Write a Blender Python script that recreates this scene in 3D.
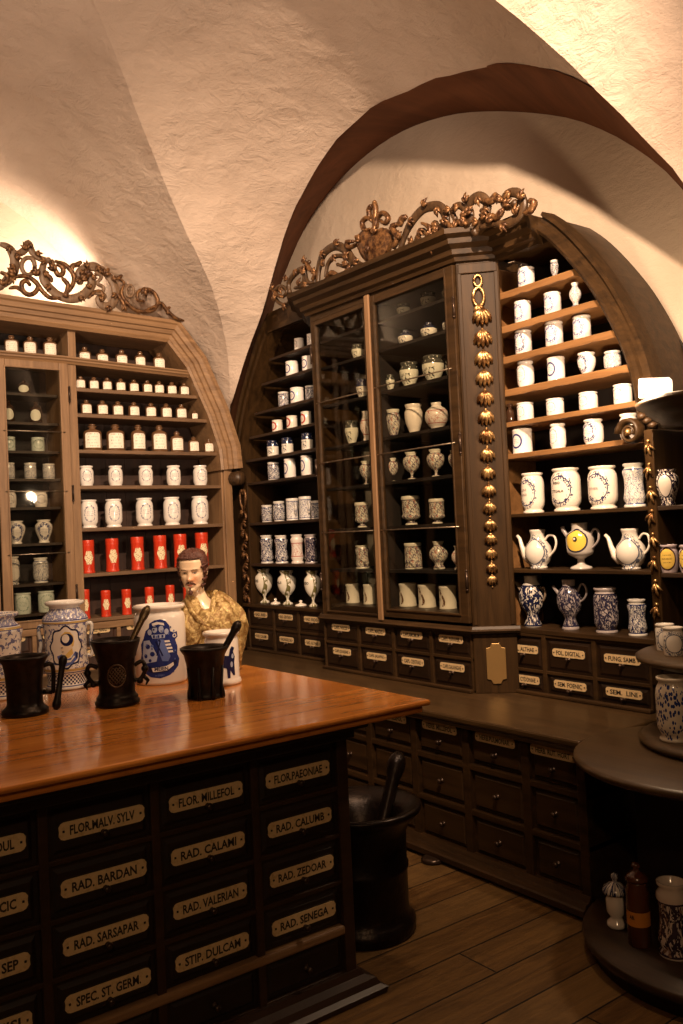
import bpy, bmesh, math, random
from math import pi, sin, cos, sqrt, atan2, radians
from mathutils import Vector, Matrix
import mathutils
random.seed(7)
for _o in list(bpy.data.objects):
    bpy.data.objects.remove(_o)
SC = bpy.context.scene
COL = SC.collection

# ------------------------------------------------------------------ camera
cam_d = bpy.data.cameras.new('camera')
cam = bpy.data.objects.new('camera', cam_d)
COL.objects.link(cam)
cam_d.sensor_fit = 'VERTICAL'
cam_d.sensor_height = 36.0
cam_d.lens = 36.0 * 865.0 / 1024.0
cam_d.clip_start = 0.02
_R = Matrix(((0.80108682, 0.02221918, -0.59813561),
             (-0.5968585, -0.0453803, -0.80106214),
             (-0.04494252, 0.99872265, -0.02309185)))
cam.matrix_world = Matrix.Translation((0, 0, 1.6)) @ _R.to_4x4()
SC.camera = cam

# ------------------------------------------------------------------ light
SC.view_settings.view_transform = 'Standard'
SC.view_settings.look = 'None'
SC.view_settings.gamma = 1.0
SC.view_settings.use_curve_mapping = False
SC.view_settings.exposure = 0.47
world = bpy.data.worlds.new('world')
SC.world = world
world.use_nodes = True
world.node_tree.nodes['Background'].inputs[0].default_value = (1.0, 0.6, 0.35, 1)
world.node_tree.nodes['Background'].inputs[1].default_value = 0.01


def lamp(name, kind, loc, power, col=(1.0, 0.72, 0.46), size=0.1, aim=None, **k):
    d = bpy.data.lights.new(name, kind)
    d.energy = power
    d.color = col
    if kind == 'AREA':
        d.size = size
    else:
        d.shadow_soft_size = size
    for a, b in k.items():
        setattr(d, a, b)
    o = bpy.data.objects.new(name, d)
    COL.objects.link(o)
    o.location = loc
    if aim is not None:
        o.rotation_euler = (Vector(aim) - Vector(loc)).to_track_quat('-Z', 'Y').to_euler()
    return o


# ceiling lamps of the museum room and an added spot, all above the top edge of the frame
lamp('ceiling_lamp', 'SPOT', (1.30, 1.20, 4.05), 900, col=(1.0, 0.70, 0.47), size=0.04, aim=(3.5, 4.4, 2.1), spot_size=1.42, spot_blend=1.0)
lamp('ceiling_lamp_over_table', 'SPOT', (2.02, 1.95, 3.85), 62, col=(1.0, 0.66, 0.38), size=0.05, aim=(2.0, 2.9, 0.5), spot_size=1.5, spot_blend=0.8)
lamp('left_wall_fill', 'SPOT', (0.2, 2.4, 3.9), 230, col=(1.0, 0.74, 0.50), size=0.05, aim=(2.0, 5.9, 1.9), spot_size=1.3, spot_blend=0.8)  # added fill spot, not a known fixture, to brighten the left wall
# added fill panels hidden behind the left crest, brightening the lunette
lamp('lunette_fill', 'AREA', (1.2, 6.0, 3.34), 5, col=(1.0, 0.78, 0.58), size=0.3, aim=(1.2, 6.5, 4.1), spread=2.2)
lamp('lunette_fill_right', 'AREA', (2.1, 6.0, 3.34), 6, col=(1.0, 0.78, 0.58), size=0.3, aim=(2.1, 6.5, 3.9), spread=2.2)
lamp('frontal_fill', 'SPOT', (-0.9, -1.2, 3.3), 75, col=(1.0, 0.64, 0.34), size=0.08, aim=(2.2, 2.9, 0.5), spot_size=0.9, spot_blend=0.9)  # added frontal fill behind the camera, lifts the drawer fronts
# added out-of-view fill spots that brighten the vault, not room fixtures
lamp('vault_fill', 'SPOT', (-0.5, 2.9, 1.9), 170, col=(1.0, 0.70, 0.49), size=0.2, aim=(1.5, 4.7, 4.2), spot_size=1.5, spot_blend=0.8)
lamp('vault_fill_centre', 'SPOT', (1.3, -1.2, 2.0), 230, col=(1.0, 0.70, 0.49), size=0.3, aim=(1.7, 4.2, 4.1), spot_size=1.2, spot_blend=0.7)


# ------------------------------------------------------------------ node helpers
class NX:
    def __init__(s, nt, k):
        s.nt, s.k = nt, k

    def _m(s, op, *a, clamp=False):
        n = s.nt.nodes.new('ShaderNodeMath')
        n.operation = op
        n.use_clamp = clamp
        for i, v in enumerate((s,) + a):
            if isinstance(v, NX):
                s.nt.links.new(v.k, n.inputs[i])
            else:
                n.inputs[i].default_value = float(v)
        return NX(s.nt, n.outputs[0])

    def __add__(s, o): return s._m('ADD', o)
    def __radd__(s, o): return s._m('ADD', o)
    def __sub__(s, o): return s._m('SUBTRACT', o)
    def __mul__(s, o): return s._m('MULTIPLY', o)
    def __rmul__(s, o): return s._m('MULTIPLY', o)
    def __truediv__(s, o): return s._m('DIVIDE', o)
    def __gt__(s, o): return s._m('GREATER_THAN', o)
    def __lt__(s, o): return s._m('LESS_THAN', o)
    def abs(s): return s._m('ABSOLUTE')
    def sqrt(s): return s._m('SQRT')
    def frac(s): return s._m('FRACT')
    def floor(s): return s._m('FLOOR')
    def sin(s): return s._m('SINE')
    def atan2(s, o): return s._m('ARCTAN2', o)
    def max(s, o): return s._m('MAXIMUM', o)
    def min(s, o): return s._m('MINIMUM', o)
    def clamp(s): return s._m('ADD', 0.0, clamp=True)
    def inv(s): return (s * -1.0) + 1.0


def xyz(nt, x, y, z=0.0):
    n = nt.nodes.new('ShaderNodeCombineXYZ')
    for i, v in enumerate((x, y, z)):
        if isinstance(v, NX):
            nt.links.new(v.k, n.inputs[i])
        else:
            n.inputs[i].default_value = v
    return n.outputs[0]


def noise(nt, vec, scale=5.0, detail=2.0, rough=0.5, dist=0.0):
    n = nt.nodes.new('ShaderNodeTexNoise')
    nt.links.new(vec, n.inputs['Vector'])
    n.inputs['Scale'].default_value = scale
    n.inputs['Detail'].default_value = detail
    n.inputs['Roughness'].default_value = rough
    n.inputs['Distortion'].default_value = dist
    return NX(nt, n.outputs['Fac'])


def voro(nt, vec, scale=5.0, feature='F1'):
    n = nt.nodes.new('ShaderNodeTexVoronoi')
    n.feature = feature
    nt.links.new(vec, n.inputs['Vector'])
    n.inputs['Scale'].default_value = scale
    return NX(nt, n.outputs['Distance'])


def mixc(nt, fac, a, b):
    n = nt.nodes.new('ShaderNodeMix')
    n.data_type = 'RGBA'
    if isinstance(fac, NX):
        nt.links.new(fac.k, n.inputs[0])
    else:
        n.inputs[0].default_value = fac
    for v, i in ((a, 6), (b, 7)):
        if isinstance(v, (tuple, list)):
            n.inputs[i].default_value = (*v[:3], 1)
        else:
            nt.links.new(v, n.inputs[i])
    return n.outputs[2]


def newmat(name, rough=0.5, metal=0.0, color=(0.5, 0.5, 0.5), spec=0.5, coat=0.0):
    m = bpy.data.materials.new(name)
    m.use_nodes = True
    nt = m.node_tree
    b = nt.nodes['Principled BSDF']
    b.inputs['Roughness'].default_value = rough
    b.inputs['Metallic'].default_value = metal
    b.inputs['Base Color'].default_value = (*color, 1)
    b.inputs['Specular IOR Level'].default_value = spec
    b.inputs['Coat Weight'].default_value = coat
    b.inputs['Coat Roughness'].default_value = 0.08
    return m, nt, b


def tcoord(nt, which='Object'):
    return nt.nodes.new('ShaderNodeTexCoord').outputs[which]


def sep(nt, vec):
    n = nt.nodes.new('ShaderNodeSeparateXYZ')
    nt.links.new(vec, n.inputs[0])
    return [NX(nt, o) for o in n.outputs]


def bump(nt, bsdf, h, strength=0.3, dist=0.01):
    n = nt.nodes.new('ShaderNodeBump')
    n.inputs['Strength'].default_value = strength
    n.inputs['Distance'].default_value = dist
    nt.links.new(h.k if isinstance(h, NX) else h, n.inputs['Height'])
    nt.links.new(n.outputs[0], bsdf.inputs['Normal'])


def geo_pos(nt):
    return nt.nodes.new('ShaderNodeNewGeometry').outputs['Position']


def wood(name, c1, c2, rough=0.4, axis=2, scale=1.0, coat=0.0, bumpy=0.15, spec=0.5, worn=0.0, cw=(0.3, 0.2, 0.1)):
    """grain runs along the given axis of the room"""
    m, nt, b = newmat(name, rough=rough, coat=coat, spec=spec)
    x, y, z = sep(nt, geo_pos(nt))
    s = [14.0 * scale] * 3
    s[axis] = 1.1 * scale
    v = xyz(nt, x * s[0], y * s[1], z * s[2])
    g = noise(nt, v, 1.6, 6, 0.62, 0.6)
    g2 = noise(nt, v, 7.0, 3, 0.6)
    f = ((g - 0.32) * 2.4 + (g2 - 0.5) * 0.5).clamp()
    c = mixc(nt, f, c1, c2)
    if worn > 0:
        wv = ((noise(nt, geo_pos(nt), 5.0, 5, 0.7) - 0.56) * 6.0).clamp() * worn
        c = mixc(nt, wv, c, cw)
    nt.links.new(c, b.inputs['Base Color'])
    bump(nt, b, g + g2 * 0.4, bumpy, 0.004)
    return m


def plaster(name, c1, c2, strength=0.6):
    m, nt, b = newmat(name, rough=0.92, spec=0.15)
    p = geo_pos(nt)
    big = noise(nt, p, 1.3, 4, 0.6)
    x, y, z = sep(nt, p)
    v = xyz(nt, x * 1.0 + y * 0.7, y * 1.0 - x * 0.7, z * 2.4)
    h1 = noise(nt, v, 6.0, 6, 0.68, 0.9)
    h2 = noise(nt, v, 26.0, 4, 0.7, 0.3)
    h3 = noise(nt, p, 2.2, 3, 0.5)
    patch = ((h3 - 0.42) * 4.0).clamp()
    hh = h1 * (patch * 0.8 + 0.35) + h2 * 0.22 + h3 * 1.2
    c = mixc(nt, ((big - 0.35) * 2.5).clamp(), c1, c2)
    dirt = ((voro(nt, p, 1.9) - 0.03) * 60.0).clamp().inv() * 0.35
    c = mixc(nt, dirt, c, (0.2, 0.12, 0.07))
    nt.links.new(c, b.inputs['Base Color'])
    bump(nt, b, hh, strength, 0.05)
    return m


M = {}
M['plaster'] = plaster('plaster', (0.50, 0.395, 0.32), (0.60, 0.49, 0.41), 0.55)
M['plaster_smooth'] = plaster('plaster_smooth', (0.53, 0.43, 0.33), (0.58, 0.48, 0.38), 0.3)
M['soffit'] = wood('soffit_paint', (0.10, 0.036, 0.014), (0.17, 0.064, 0.026), rough=0.8, axis=0, scale=0.25, spec=0.2)
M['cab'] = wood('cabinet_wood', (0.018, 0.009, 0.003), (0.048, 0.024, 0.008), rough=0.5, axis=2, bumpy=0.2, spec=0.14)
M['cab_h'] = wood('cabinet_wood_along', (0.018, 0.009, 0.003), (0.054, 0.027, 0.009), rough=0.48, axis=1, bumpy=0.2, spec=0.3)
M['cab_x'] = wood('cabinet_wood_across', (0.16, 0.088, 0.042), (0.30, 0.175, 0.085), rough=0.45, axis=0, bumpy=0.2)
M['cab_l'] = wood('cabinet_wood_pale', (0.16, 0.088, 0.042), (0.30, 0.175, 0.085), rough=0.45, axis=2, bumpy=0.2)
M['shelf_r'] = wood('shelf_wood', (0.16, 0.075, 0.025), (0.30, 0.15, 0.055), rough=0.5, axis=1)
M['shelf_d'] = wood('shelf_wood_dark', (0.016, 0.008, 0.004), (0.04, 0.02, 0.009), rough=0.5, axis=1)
M['shelf_l'] = wood('shelf_wood_left', (0.10, 0.055, 0.028), (0.20, 0.115, 0.058), rough=0.5, axis=0)
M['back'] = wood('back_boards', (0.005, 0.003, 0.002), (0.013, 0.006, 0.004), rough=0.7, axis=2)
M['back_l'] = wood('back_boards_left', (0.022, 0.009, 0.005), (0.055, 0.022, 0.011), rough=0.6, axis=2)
M['drawer'] = wood('drawer_wood', (0.009, 0.0045, 0.002), (0.024, 0.011, 0.0045), rough=0.42, spec=0.3, axis=1)
M['base'] = wood('base_wood', (0.016, 0.008, 0.003), (0.045, 0.022, 0.008), rough=0.36, axis=1, worn=0.15, cw=(0.06, 0.036, 0.014), spec=0.35)
M['top_w'] = wood('worktop_wood', (0.030, 0.016, 0.006), (0.070, 0.038, 0.014), rough=0.36, axis=1)
M['tbl'] = wood('table_body_wood', (0.006, 0.003, 0.002), (0.016, 0.007, 0.004), rough=0.5, axis=0)
M['tbl_rail'] = wood('table_rail_wood', (0.018, 0.008, 0.004), (0.040, 0.018, 0.008), rough=0.42, axis=0)
M['top'] = wood('table_top_wood', (0.36, 0.115, 0.018), (0.66, 0.26, 0.05), rough=0.2, axis=0, scale=0.55, coat=0.35, bumpy=0.08, worn=0.4, cw=(0.26, 0.07, 0.016))
_nt = M['top'].node_tree
_b = _nt.nodes['Principled BSDF']
_old = _b.inputs['Base Color'].links[0].from_socket
_x, _y, _z = sep(_nt, geo_pos(_nt))
_wob = noise(_nt, xyz(_nt, _x * 0.8, _y * 0.5, 0.0), 2.0, 2) * 0.012
_sm = ((((_y + _wob - 2.27) / 0.33).frac() - 0.5).abs() > 0.4945) * (noise(_nt, xyz(_nt, _x * 1.5, _y, 0.0), 2.2, 3) > 0.36)
_st = ((noise(_nt, xyz(_nt, _x * 1.2, _y * 9.0, 0.0), 3.0, 5, 0.7) - 0.58) * 8.0).clamp() * 0.6
_c = mixc(_nt, _st, _old, (0.20, 0.05, 0.010))
_c = mixc(_nt, _sm * 0.85, _c, (0.035, 0.010, 0.004))
_nt.links.new(_c, _b.inputs['Base Color'])
M['gold'], _nt, _b = newmat('gilding', rough=0.36, metal=0.85)
_c = mixc(_nt, ((noise(_nt, geo_pos(_nt), 22, 4, 0.7) - 0.42) * 5).clamp(), (0.16, 0.07, 0.025), (0.70, 0.45, 0.19))
_nt.links.new(_c, _b.inputs['Base Color'])
M['copper'], _nt, _b = newmat('old_gilding', rough=0.42, metal=0.5)
_c = mixc(_nt, ((noise(_nt, geo_pos(_nt), 30, 4, 0.7) - 0.40) * 4).clamp(), (0.045, 0.018, 0.008), (0.26, 0.13, 0.05))
_nt.links.new(_c, _b.inputs['Base Color'])
M['carved'] = wood('carved_wood', (0.10, 0.058, 0.032), (0.24, 0.15, 0.088), rough=0.5, axis=2, scale=2)
M['carved_d'] = wood('carved_wood_dark', (0.025, 0.012, 0.005), (0.09, 0.048, 0.02), rough=0.45, axis=2, scale=2)
M['enamel'], _nt, _b = newmat('plate_cream', rough=0.4)
_c = mixc(_nt, ((noise(_nt, geo_pos(_nt), 60, 4, 0.7) - 0.5) * 4).clamp(), (0.62, 0.45, 0.24), (0.44, 0.29, 0.13))
_nt.links.new(_c, _b.inputs['Base Color'])
M['ink'] = newmat('ink_black', rough=0.6, color=(0.012, 0.008, 0.006))[0]
M['knob'] = newmat('knob_dark', rough=0.3, metal=0.6, color=(0.05, 0.03, 0.02))[0]
M['brass'] = newmat('brass', rough=0.4, metal=0.8, color=(0.42, 0.26, 0.10))[0]
M['steel'] = newmat('thin_steel', rough=0.3, metal=0.9, color=(0.35, 0.28, 0.2))[0]


def glass_mat(name, tint=(1, 1, 1), refl=0.06):
    m = bpy.data.materials.new(name)
    m.use_nodes = True
    nt = m.node_tree
    nt.nodes.clear()
    out = nt.nodes.new('ShaderNodeOutputMaterial')
    mx = nt.nodes.new('ShaderNodeMixShader')
    tr = nt.nodes.new('ShaderNodeBsdfTransparent')
    tr.inputs[0].default_value = (*tint, 1)
    gl = nt.nodes.new('ShaderNodeBsdfGlossy')
    gl.inputs['Roughness'].default_value = 0.03
    gm_ = nt.nodes.new('ShaderNodeNewGeometry')
    dt = nt.nodes.new('ShaderNodeVectorMath')
    dt.operation = 'DOT_PRODUCT'
    nt.links.new(gm_.outputs['Normal'], dt.inputs[0])
    nt.links.new(gm_.outputs['Incoming'], dt.inputs[1])
    cs = NX(nt, dt.outputs['Value']).abs().inv()
    f = (cs * cs * cs * cs * cs * 0.9 + 0.02).clamp()
    nt.links.new(f.k, mx.inputs[0])
    nt.links.new(tr.outputs[0], mx.inputs[1])
    nt.links.new(gl.outputs[0], mx.inputs[2])
    nt.links.new(mx.outputs[0], out.inputs[0])
    return m


M['glass'] = glass_mat('pane_glass', (0.88, 0.87, 0.82))

# floor planks run along the room's x direction
M['floor'], _nt, _b = newmat('floor_boards', rough=0.55, spec=0.25)
_x, _y, _z = sep(_nt, geo_pos(_nt))
_r = (_y / 0.19 + 0.3)
_id = _r.floor()
_fx = (_x + _id * 0.77) / 2.3
_pid = _fx.floor()
_v = xyz(_nt, _x * 1.4, _y * 16.0, _id * 3.1 + _pid * 1.7)
_g = noise(_nt, _v, 1.8, 7, 0.68, 0.8)
_n2 = noise(_nt, geo_pos(_nt), 3.5, 6, 0.72)
_tone = noise(_nt, xyz(_nt, _id * 7.3, _pid * 3.9, 0.0), 1.0, 0)
_c = mixc(_nt, ((_g - 0.3) * 2.2).clamp(), (0.045, 0.020, 0.006), (0.17, 0.088, 0.026))
_c = mixc(_nt, ((_tone - 0.35) * 2.0).clamp() * 0.45, _c, (0.18, 0.11, 0.042))
_c = mixc(_nt, ((_n2 - 0.5) * 5.0).clamp() * 0.6, _c, (0.055, 0.028, 0.010))
_gap = (((_r.frac() - 0.5).abs() > 0.482).max((_fx.frac() - 0.5).abs() > 0.4985))
_c = mixc(_nt, _gap, _c, (0.006, 0.003, 0.002))
_nt.links.new(_c, _b.inputs['Base Color'])
bump(_nt, _b, _g + _n2 * 0.8 - _gap * 1.5, 0.5, 0.008)


# ------------------------------------------------------------------ mesh helpers
def setp(o, label=None, cat=None, group=None, kind=None):
    if label: o['label'] = label
    if cat: o['category'] = cat
    if group: o['group'] = group
    if kind: o['kind'] = kind
    return o


def thing(name, label, cat, loc=(0, 0, 0), rz=0.0, group=None):
    o = bpy.data.objects.new(name, None)
    COL.objects.link(o)
    o.empty_display_size = 0.1
    o.location = loc
    o.rotation_euler = (0, 0, rz)
    return setp(o, label, cat, group)


def FR(u, n, z): return (3.42 - n, u, z)       # bays of the right wall
def FC(u, n, z): return (3.25 - n, u, z)       # projecting centre of the right wall
def FB(u, n, z): return (2.85 - n, u, z)       # base cupboard of the right wall
def FS(u, n, z): return (3.28 - n, u, z)       # stand in the right corner
def FL(u, n, z): return (u, 5.9 - n, z)        # left wall
def FT(u, n, z): return (u, 2.46 - n, z)       # table front
def FW(x, y, z): return (x, y, z)


class MB:
    def __init__(s):
        s.v, s.f, s.m, s.sm = [], [], [], []

    def add(s, vs, fs, mi=0, smooth=False):
        o = len(s.v)
        s.v += [tuple(v) for v in vs]
        for f in fs:
            s.f.append([i + o for i in f])
            s.m.append(mi)
            s.sm.append(smooth)
        return s

    def box(s, fr, u0, u1, n0, n1, z0, z1, mi=0):
        vs = [fr(u, n, z) for u in (u0, u1) for n in (n0, n1) for z in (z0, z1)]
        return s.add(vs, [(0, 1, 3, 2), (4, 6, 7, 5), (0, 4, 5, 1), (2, 3, 7, 6), (0, 2, 6, 4), (1, 5, 7, 3)], mi)

    def frustum(s, fr, u0, u1, z0, z1, n0, n1, c, mi=0):
        """raised field: base rectangle at n0, smaller top at n1"""
        vs = [fr(u0, n0, z0), fr(u1, n0, z0), fr(u1, n0, z1), fr(u0, n0, z1),
              fr(u0 + c, n1, z0 + c), fr(u1 - c, n1, z0 + c), fr(u1 - c, n1, z1 - c), fr(u0 + c, n1, z1 - c)]
        return s.add(vs, [(0, 1, 5, 4), (1, 2, 6, 5), (2, 3, 7, 6), (3, 0, 4, 7), (4, 5, 6, 7), (0, 3, 2, 1)], mi)

    def plate(s, fr, pts, n0, n1, mi=0):
        """polygon pts (u,z) extruded from n0 to n1"""
        k = len(pts)
        vs = [fr(u, n0, z) for u, z in pts] + [fr(u, n1, z) for u, z in pts]
        fs = [tuple(range(k)), tuple(range(2 * k - 1, k - 1, -1))]
        fs += [(i, (i + 1) % k, k + (i + 1) % k, k + i) for i in range(k)]
        return s.add(vs, fs, mi)

    def prism(s, pts3, off, mi=0):
        k = len(pts3)
        o = Vector(off)
        vs = [Vector(p) for p in pts3] + [Vector(p) + o for p in pts3]
        fs = [tuple(range(k)), tuple(range(2 * k - 1, k - 1, -1))]
        fs += [(i, (i + 1) % k, k + (i + 1) % k, k + i) for i in range(k)]
        return s.add(vs, fs, mi)

    def lathe(s, prof, c=(0, 0, 0), seg=24, mi=0, axis=(0, 0, 1), sx=1.0, smooth=True, a0=0.0, a1=2 * pi):
        ax = Vector(axis).normalized()
        q = Vector((0, 0, 1)).rotation_difference(ax)
        C0 = Vector(c)
        full = abs(a1 - a0 - 2 * pi) < 1e-6
        nseg = seg if full else seg + 1
        vs, rings = [], []
        for r, z in prof:
            if r < 1e-6:
                rings.append([len(vs)])
                vs.append(C0 + q @ Vector((0, 0, z)))
            else:
                rings.append(list(range(len(vs), len(vs) + nseg)))
                for i in range(nseg):
                    a = a0 + (a1 - a0) * i / seg
                    vs.append(C0 + q @ Vector((r * cos(a), r * sx * sin(a), z)))
        fs = []
        for A, B in zip(rings, rings[1:]):
            for i in range(seg):
                j = (i + 1) % nseg if full else i + 1
                if len(A) == 1 and len(B) == 1: break
                if len(A) == 1: fs.append((A[0], B[i], B[j]))
                elif len(B) == 1: fs.append((A[i], A[j], B[0]))
                else: fs.append((A[i], A[j], B[j], B[i]))
        return s.add(vs, fs, mi, smooth)

    def tube(s, path, rad, seg=8, mi=0, flat=1.0, nrm=None, caps=True, smooth=True):
        P_ = [Vector(p) for p in path]
        k = len(P_)
        if not isinstance(rad, (list, tuple)): rad = [rad] * k
        T = [((P_[min(i + 1, k - 1)] - P_[max(i - 1, 0)]).normalized()) for i in range(k)]
        N0 = Vector(nrm) if nrm else (Vector((0, 0, 1)) if abs(T[0].z) < 0.9 else Vector((1, 0, 0)))
        vs, fs = [], []
        for i in range(k):
            b = T[i].cross(N0)
            if b.length < 1e-5: b = T[i].cross(Vector((0.3, 0.9, 0.1)))
            b.normalize()
            n = b.cross(T[i]).normalized()
            if not nrm: N0 = n
            for j in range(seg):
                a = 2 * pi * j / seg
                vs.append(P_[i] + b * (rad[i] * cos(a)) + n * (rad[i] * flat * sin(a)))
        for i in range(k - 1):
            for j in range(seg):
                j2 = (j + 1) % seg
                fs.append((i * seg + j, i * seg + j2, (i + 1) * seg + j2, (i + 1) * seg + j))
        if caps:
            fs.append(tuple(range(seg)))
            fs.append(tuple(range((k - 1) * seg, k * seg)))
        return s.add(vs, fs, mi, smooth)

    def sweep(s, path, N, prof, mi=0, closed=False):
        """prof = (a, b): a along the in-plane normal N x T, b along N (N unit)"""
        P_ = [Vector(p) for p in path]
        N = Vector(N).normalized()
        k = len(P_)
        vs, fs = [], []
        for i in range(k):
            if closed:
                t1 = (P_[i] - P_[i - 1]).normalized(); t2 = (P_[(i + 1) % k] - P_[i]).normalized()
            else:
                t1 = (P_[i] - P_[i - 1]).normalized() if i else (P_[1] - P_[0]).normalized()
                t2 = (P_[i + 1] - P_[i]).normalized() if i < k - 1 else t1
            a1, a2 = N.cross(t1), N.cross(t2)
            mt = (a1 + a2).normalized()
            mt = mt / max(0.3, mt.dot(a1))
            for a, b in prof:
                vs.append(P_[i] + mt * a + N * b)
        q = len(prof)
        for i in range(k if closed else k - 1):
            i2 = (i + 1) % k
            for j in range(q):
                j2 = (j + 1) % q
                fs.append((i * q + j, i * q + j2, i2 * q + j2, i2 * q + j))
        if not closed:
            fs.append(tuple(range(q)))
            fs.append(tuple(range((k - 1) * q, k * q)))
        return s.add(vs, fs, mi)

    def ball(s, c, r, seg=12, rings=8, mi=0, sc=(1, 1, 1)):
        prof = [(sin(pi * i / rings), -cos(pi * i / rings)) for i in range(rings + 1)]
        prof[0] = (0, -1); prof[-1] = (0, 1)
        o = len(s.v)
        s.lathe([(a, b) for a, b in prof], (0, 0, 0), seg, mi)
        for i in range(o, len(s.v)):
            v = s.v[i]
            s.v[i] = (c[0] + v[0] * r * sc[0], c[1] + v[1] * r * sc[1], c[2] + v[2] * r * sc[2])
        return s

    def build(s, name, mats, parent=None, local=False, bevel=0.0, kind=None):
        if not isinstance(mats, (list, tuple)): mats = [mats]
        off = Vector((0, 0, 0))
        if parent is not None and not local:
            p = parent
            while p is not None:
                off += p.location
                p = p.parent
        me = bpy.data.meshes.new(name)
        me.from_pydata([tuple(Vector(v) - off) for v in s.v], [], s.f)
        for m in mats: me.materials.append(m)
        for p, mi, sm in zip(me.polygons, s.m, s.sm):
            p.material_index = mi
            p.use_smooth = sm
        bm = bmesh.new()
        bm.from_mesh(me)
        bmesh.ops.recalc_face_normals(bm, faces=bm.faces)
        bm.to_mesh(me)
        bm.free()
        me.update()
        o = bpy.data.objects.new(name, me)
        COL.objects.link(o)
        if parent is not None: o.parent = parent
        if bevel > 0:
            b = o.modifiers.new('bevel', 'BEVEL')
            b.width = bevel
            b.segments = 2
            b.limit_method = 'ANGLE'
            b.angle_limit = radians(35)
        if kind: o['kind'] = kind
        return o


def catmull(pts, n=6):
    P_ = [Vector(p) for p in pts]
    out = []
    k = len(P_)
    for i in range(k - 1):
        p0, p1, p2, p3 = P_[max(i - 1, 0)], P_[i], P_[i + 1], P_[min(i + 2, k - 1)]
        for j in range(n):
            t = j / n
            out.append(0.5 * ((2 * p1) + (p2 - p0) * t + (2 * p0 - 5 * p1 + 4 * p2 - p3) * t * t + (3 * p1 - p0 - 3 * p2 + p3) * t ** 3))
    out.append(P_[-1])
    return out


# ------------------------------------------------------------------ lettering
_TXT = {}


def text_faces(s_, bold=0.028):
    if s_ in _TXT: return _TXT[s_]
    cu = bpy.data.curves.new('lettering', 'FONT')
    cu.body = s_
    cu.size = 1.0
    cu.offset = bold
    cu.resolution_u = 2
    cu.align_x = 'CENTER'
    ob = bpy.data.objects.new('lettering', cu)
    COL.objects.link(ob)
    bpy.context.view_layer.update()
    dg = bpy.context.evaluated_depsgraph_get()
    me = bpy.data.meshes.new_from_object(ob.evaluated_get(dg))
    vs = [tuple(v.co) for v in me.vertices]
    fs = [tuple(p.vertices) for p in me.polygons]
    bpy.data.objects.remove(ob)
    bpy.data.curves.remove(cu)
    bpy.data.meshes.remove(me)
    xs = [v[0] for v in vs] or [0]
    ys = [v[1] for v in vs] or [0]
    x0, x1, y0, y1 = min(xs), max(xs), min(ys), max(ys)
    w, h = max(x1 - x0, 1e-3), max(y1 - y0, 1e-3)
    nv = [((v[0] - (x0 + x1) / 2) / w, (v[1] - (y0 + y1) / 2) / h) for v in vs]   # centred, unit box
    _TXT[s_] = (nv, fs)
    return _TXT[s_]


def text_on(mb, fr, s_, uc, zc, w, h, n, mi=1, sgn=1.0, tilt=0.0):
    """flat painted letters; sgn = -1 where u runs to the picture's left"""
    vs, fs = text_faces(s_)
    mb.add([fr(uc + sgn * (x * w), n, zc + y * h + tilt * x * w) for x, y in vs], fs, mi)


def text_wrap(mb, s_, rad, zc, w, h, mi=0, phi0=0.0, eps=0.0015):
    """letters wrapped on a round jar facing local -y"""
    vs, fs = text_faces(s_)
    out = []
    for x, y in vs:
        z = zc + y * h
        r = rad(z) + eps
        a = phi0 + x * w / r
        out.append((r * sin(a), -r * cos(a), z))
    mb.add(out, fs, mi)


def patch_wrap(mb, poly, rad, mi=0, eps=0.001, step=0.012):
    """a painted patch: polygon (arc length, z) laid on the round surface"""
    bm = bmesh.new()
    vs = [bm.verts.new((u, 0, z)) for u, z in poly]
    bm.faces.new(vs)
    us = [p[0] for p in poly]; zs = [p[1] for p in poly]
    u = min(us) + step
    while u < max(us):
        g = bm.verts[:] + bm.edges[:] + bm.faces[:]
        bmesh.ops.bisect_plane(bm, geom=g, plane_co=(u, 0, 0), plane_no=(1, 0, 0))
        u += step
    z = min(zs) + step
    while z < max(zs):
        g = bm.verts[:] + bm.edges[:] + bm.faces[:]
        bmesh.ops.bisect_plane(bm, geom=g, plane_co=(0, 0, z), plane_no=(0, 0, 1))
        z += step
    bmesh.ops.triangulate(bm, faces=bm.faces[:])
    bm.verts.index_update()
    out = []
    for v in bm.verts:
        r = rad(v.co.z) + eps
        a = v.co.x / r
        out.append((r * sin(a), -r * cos(a), v.co.z))
    mb.add(out, [tuple(v.index for v in f.verts) for f in bm.faces], mi, True)
    bm.free()


def plate_pts(uc, zc, w, h, k=5):
    """name plate with rounded, notched ends"""
    pts = []
    hw, hh = w / 2, h / 2
    c = hh * 0.7
    pts += [(uc - hw + c, zc + hh), (uc + hw - c, zc + hh)]
    for i in range(1, k + 1):
        a = pi / 2 - pi * i / (k + 1)
        rr = 1.0 - 0.22 * (1 if i == (k + 1) // 2 else 0)
        pts.append((uc + hw - c + c * cos(a) * rr, zc + hh * sin(a)))
    pts += [(uc + hw - c, zc - hh), (uc - hw + c, zc - hh)]
    for i in range(1, k + 1):
        a = -pi / 2 - pi * i / (k + 1)
        rr = 1.0 - 0.22 * (1 if i == (k + 1) // 2 else 0)
        pts.append((uc - hw + c + c * cos(a) * rr, zc + hh * sin(a)))
    return pts


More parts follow.
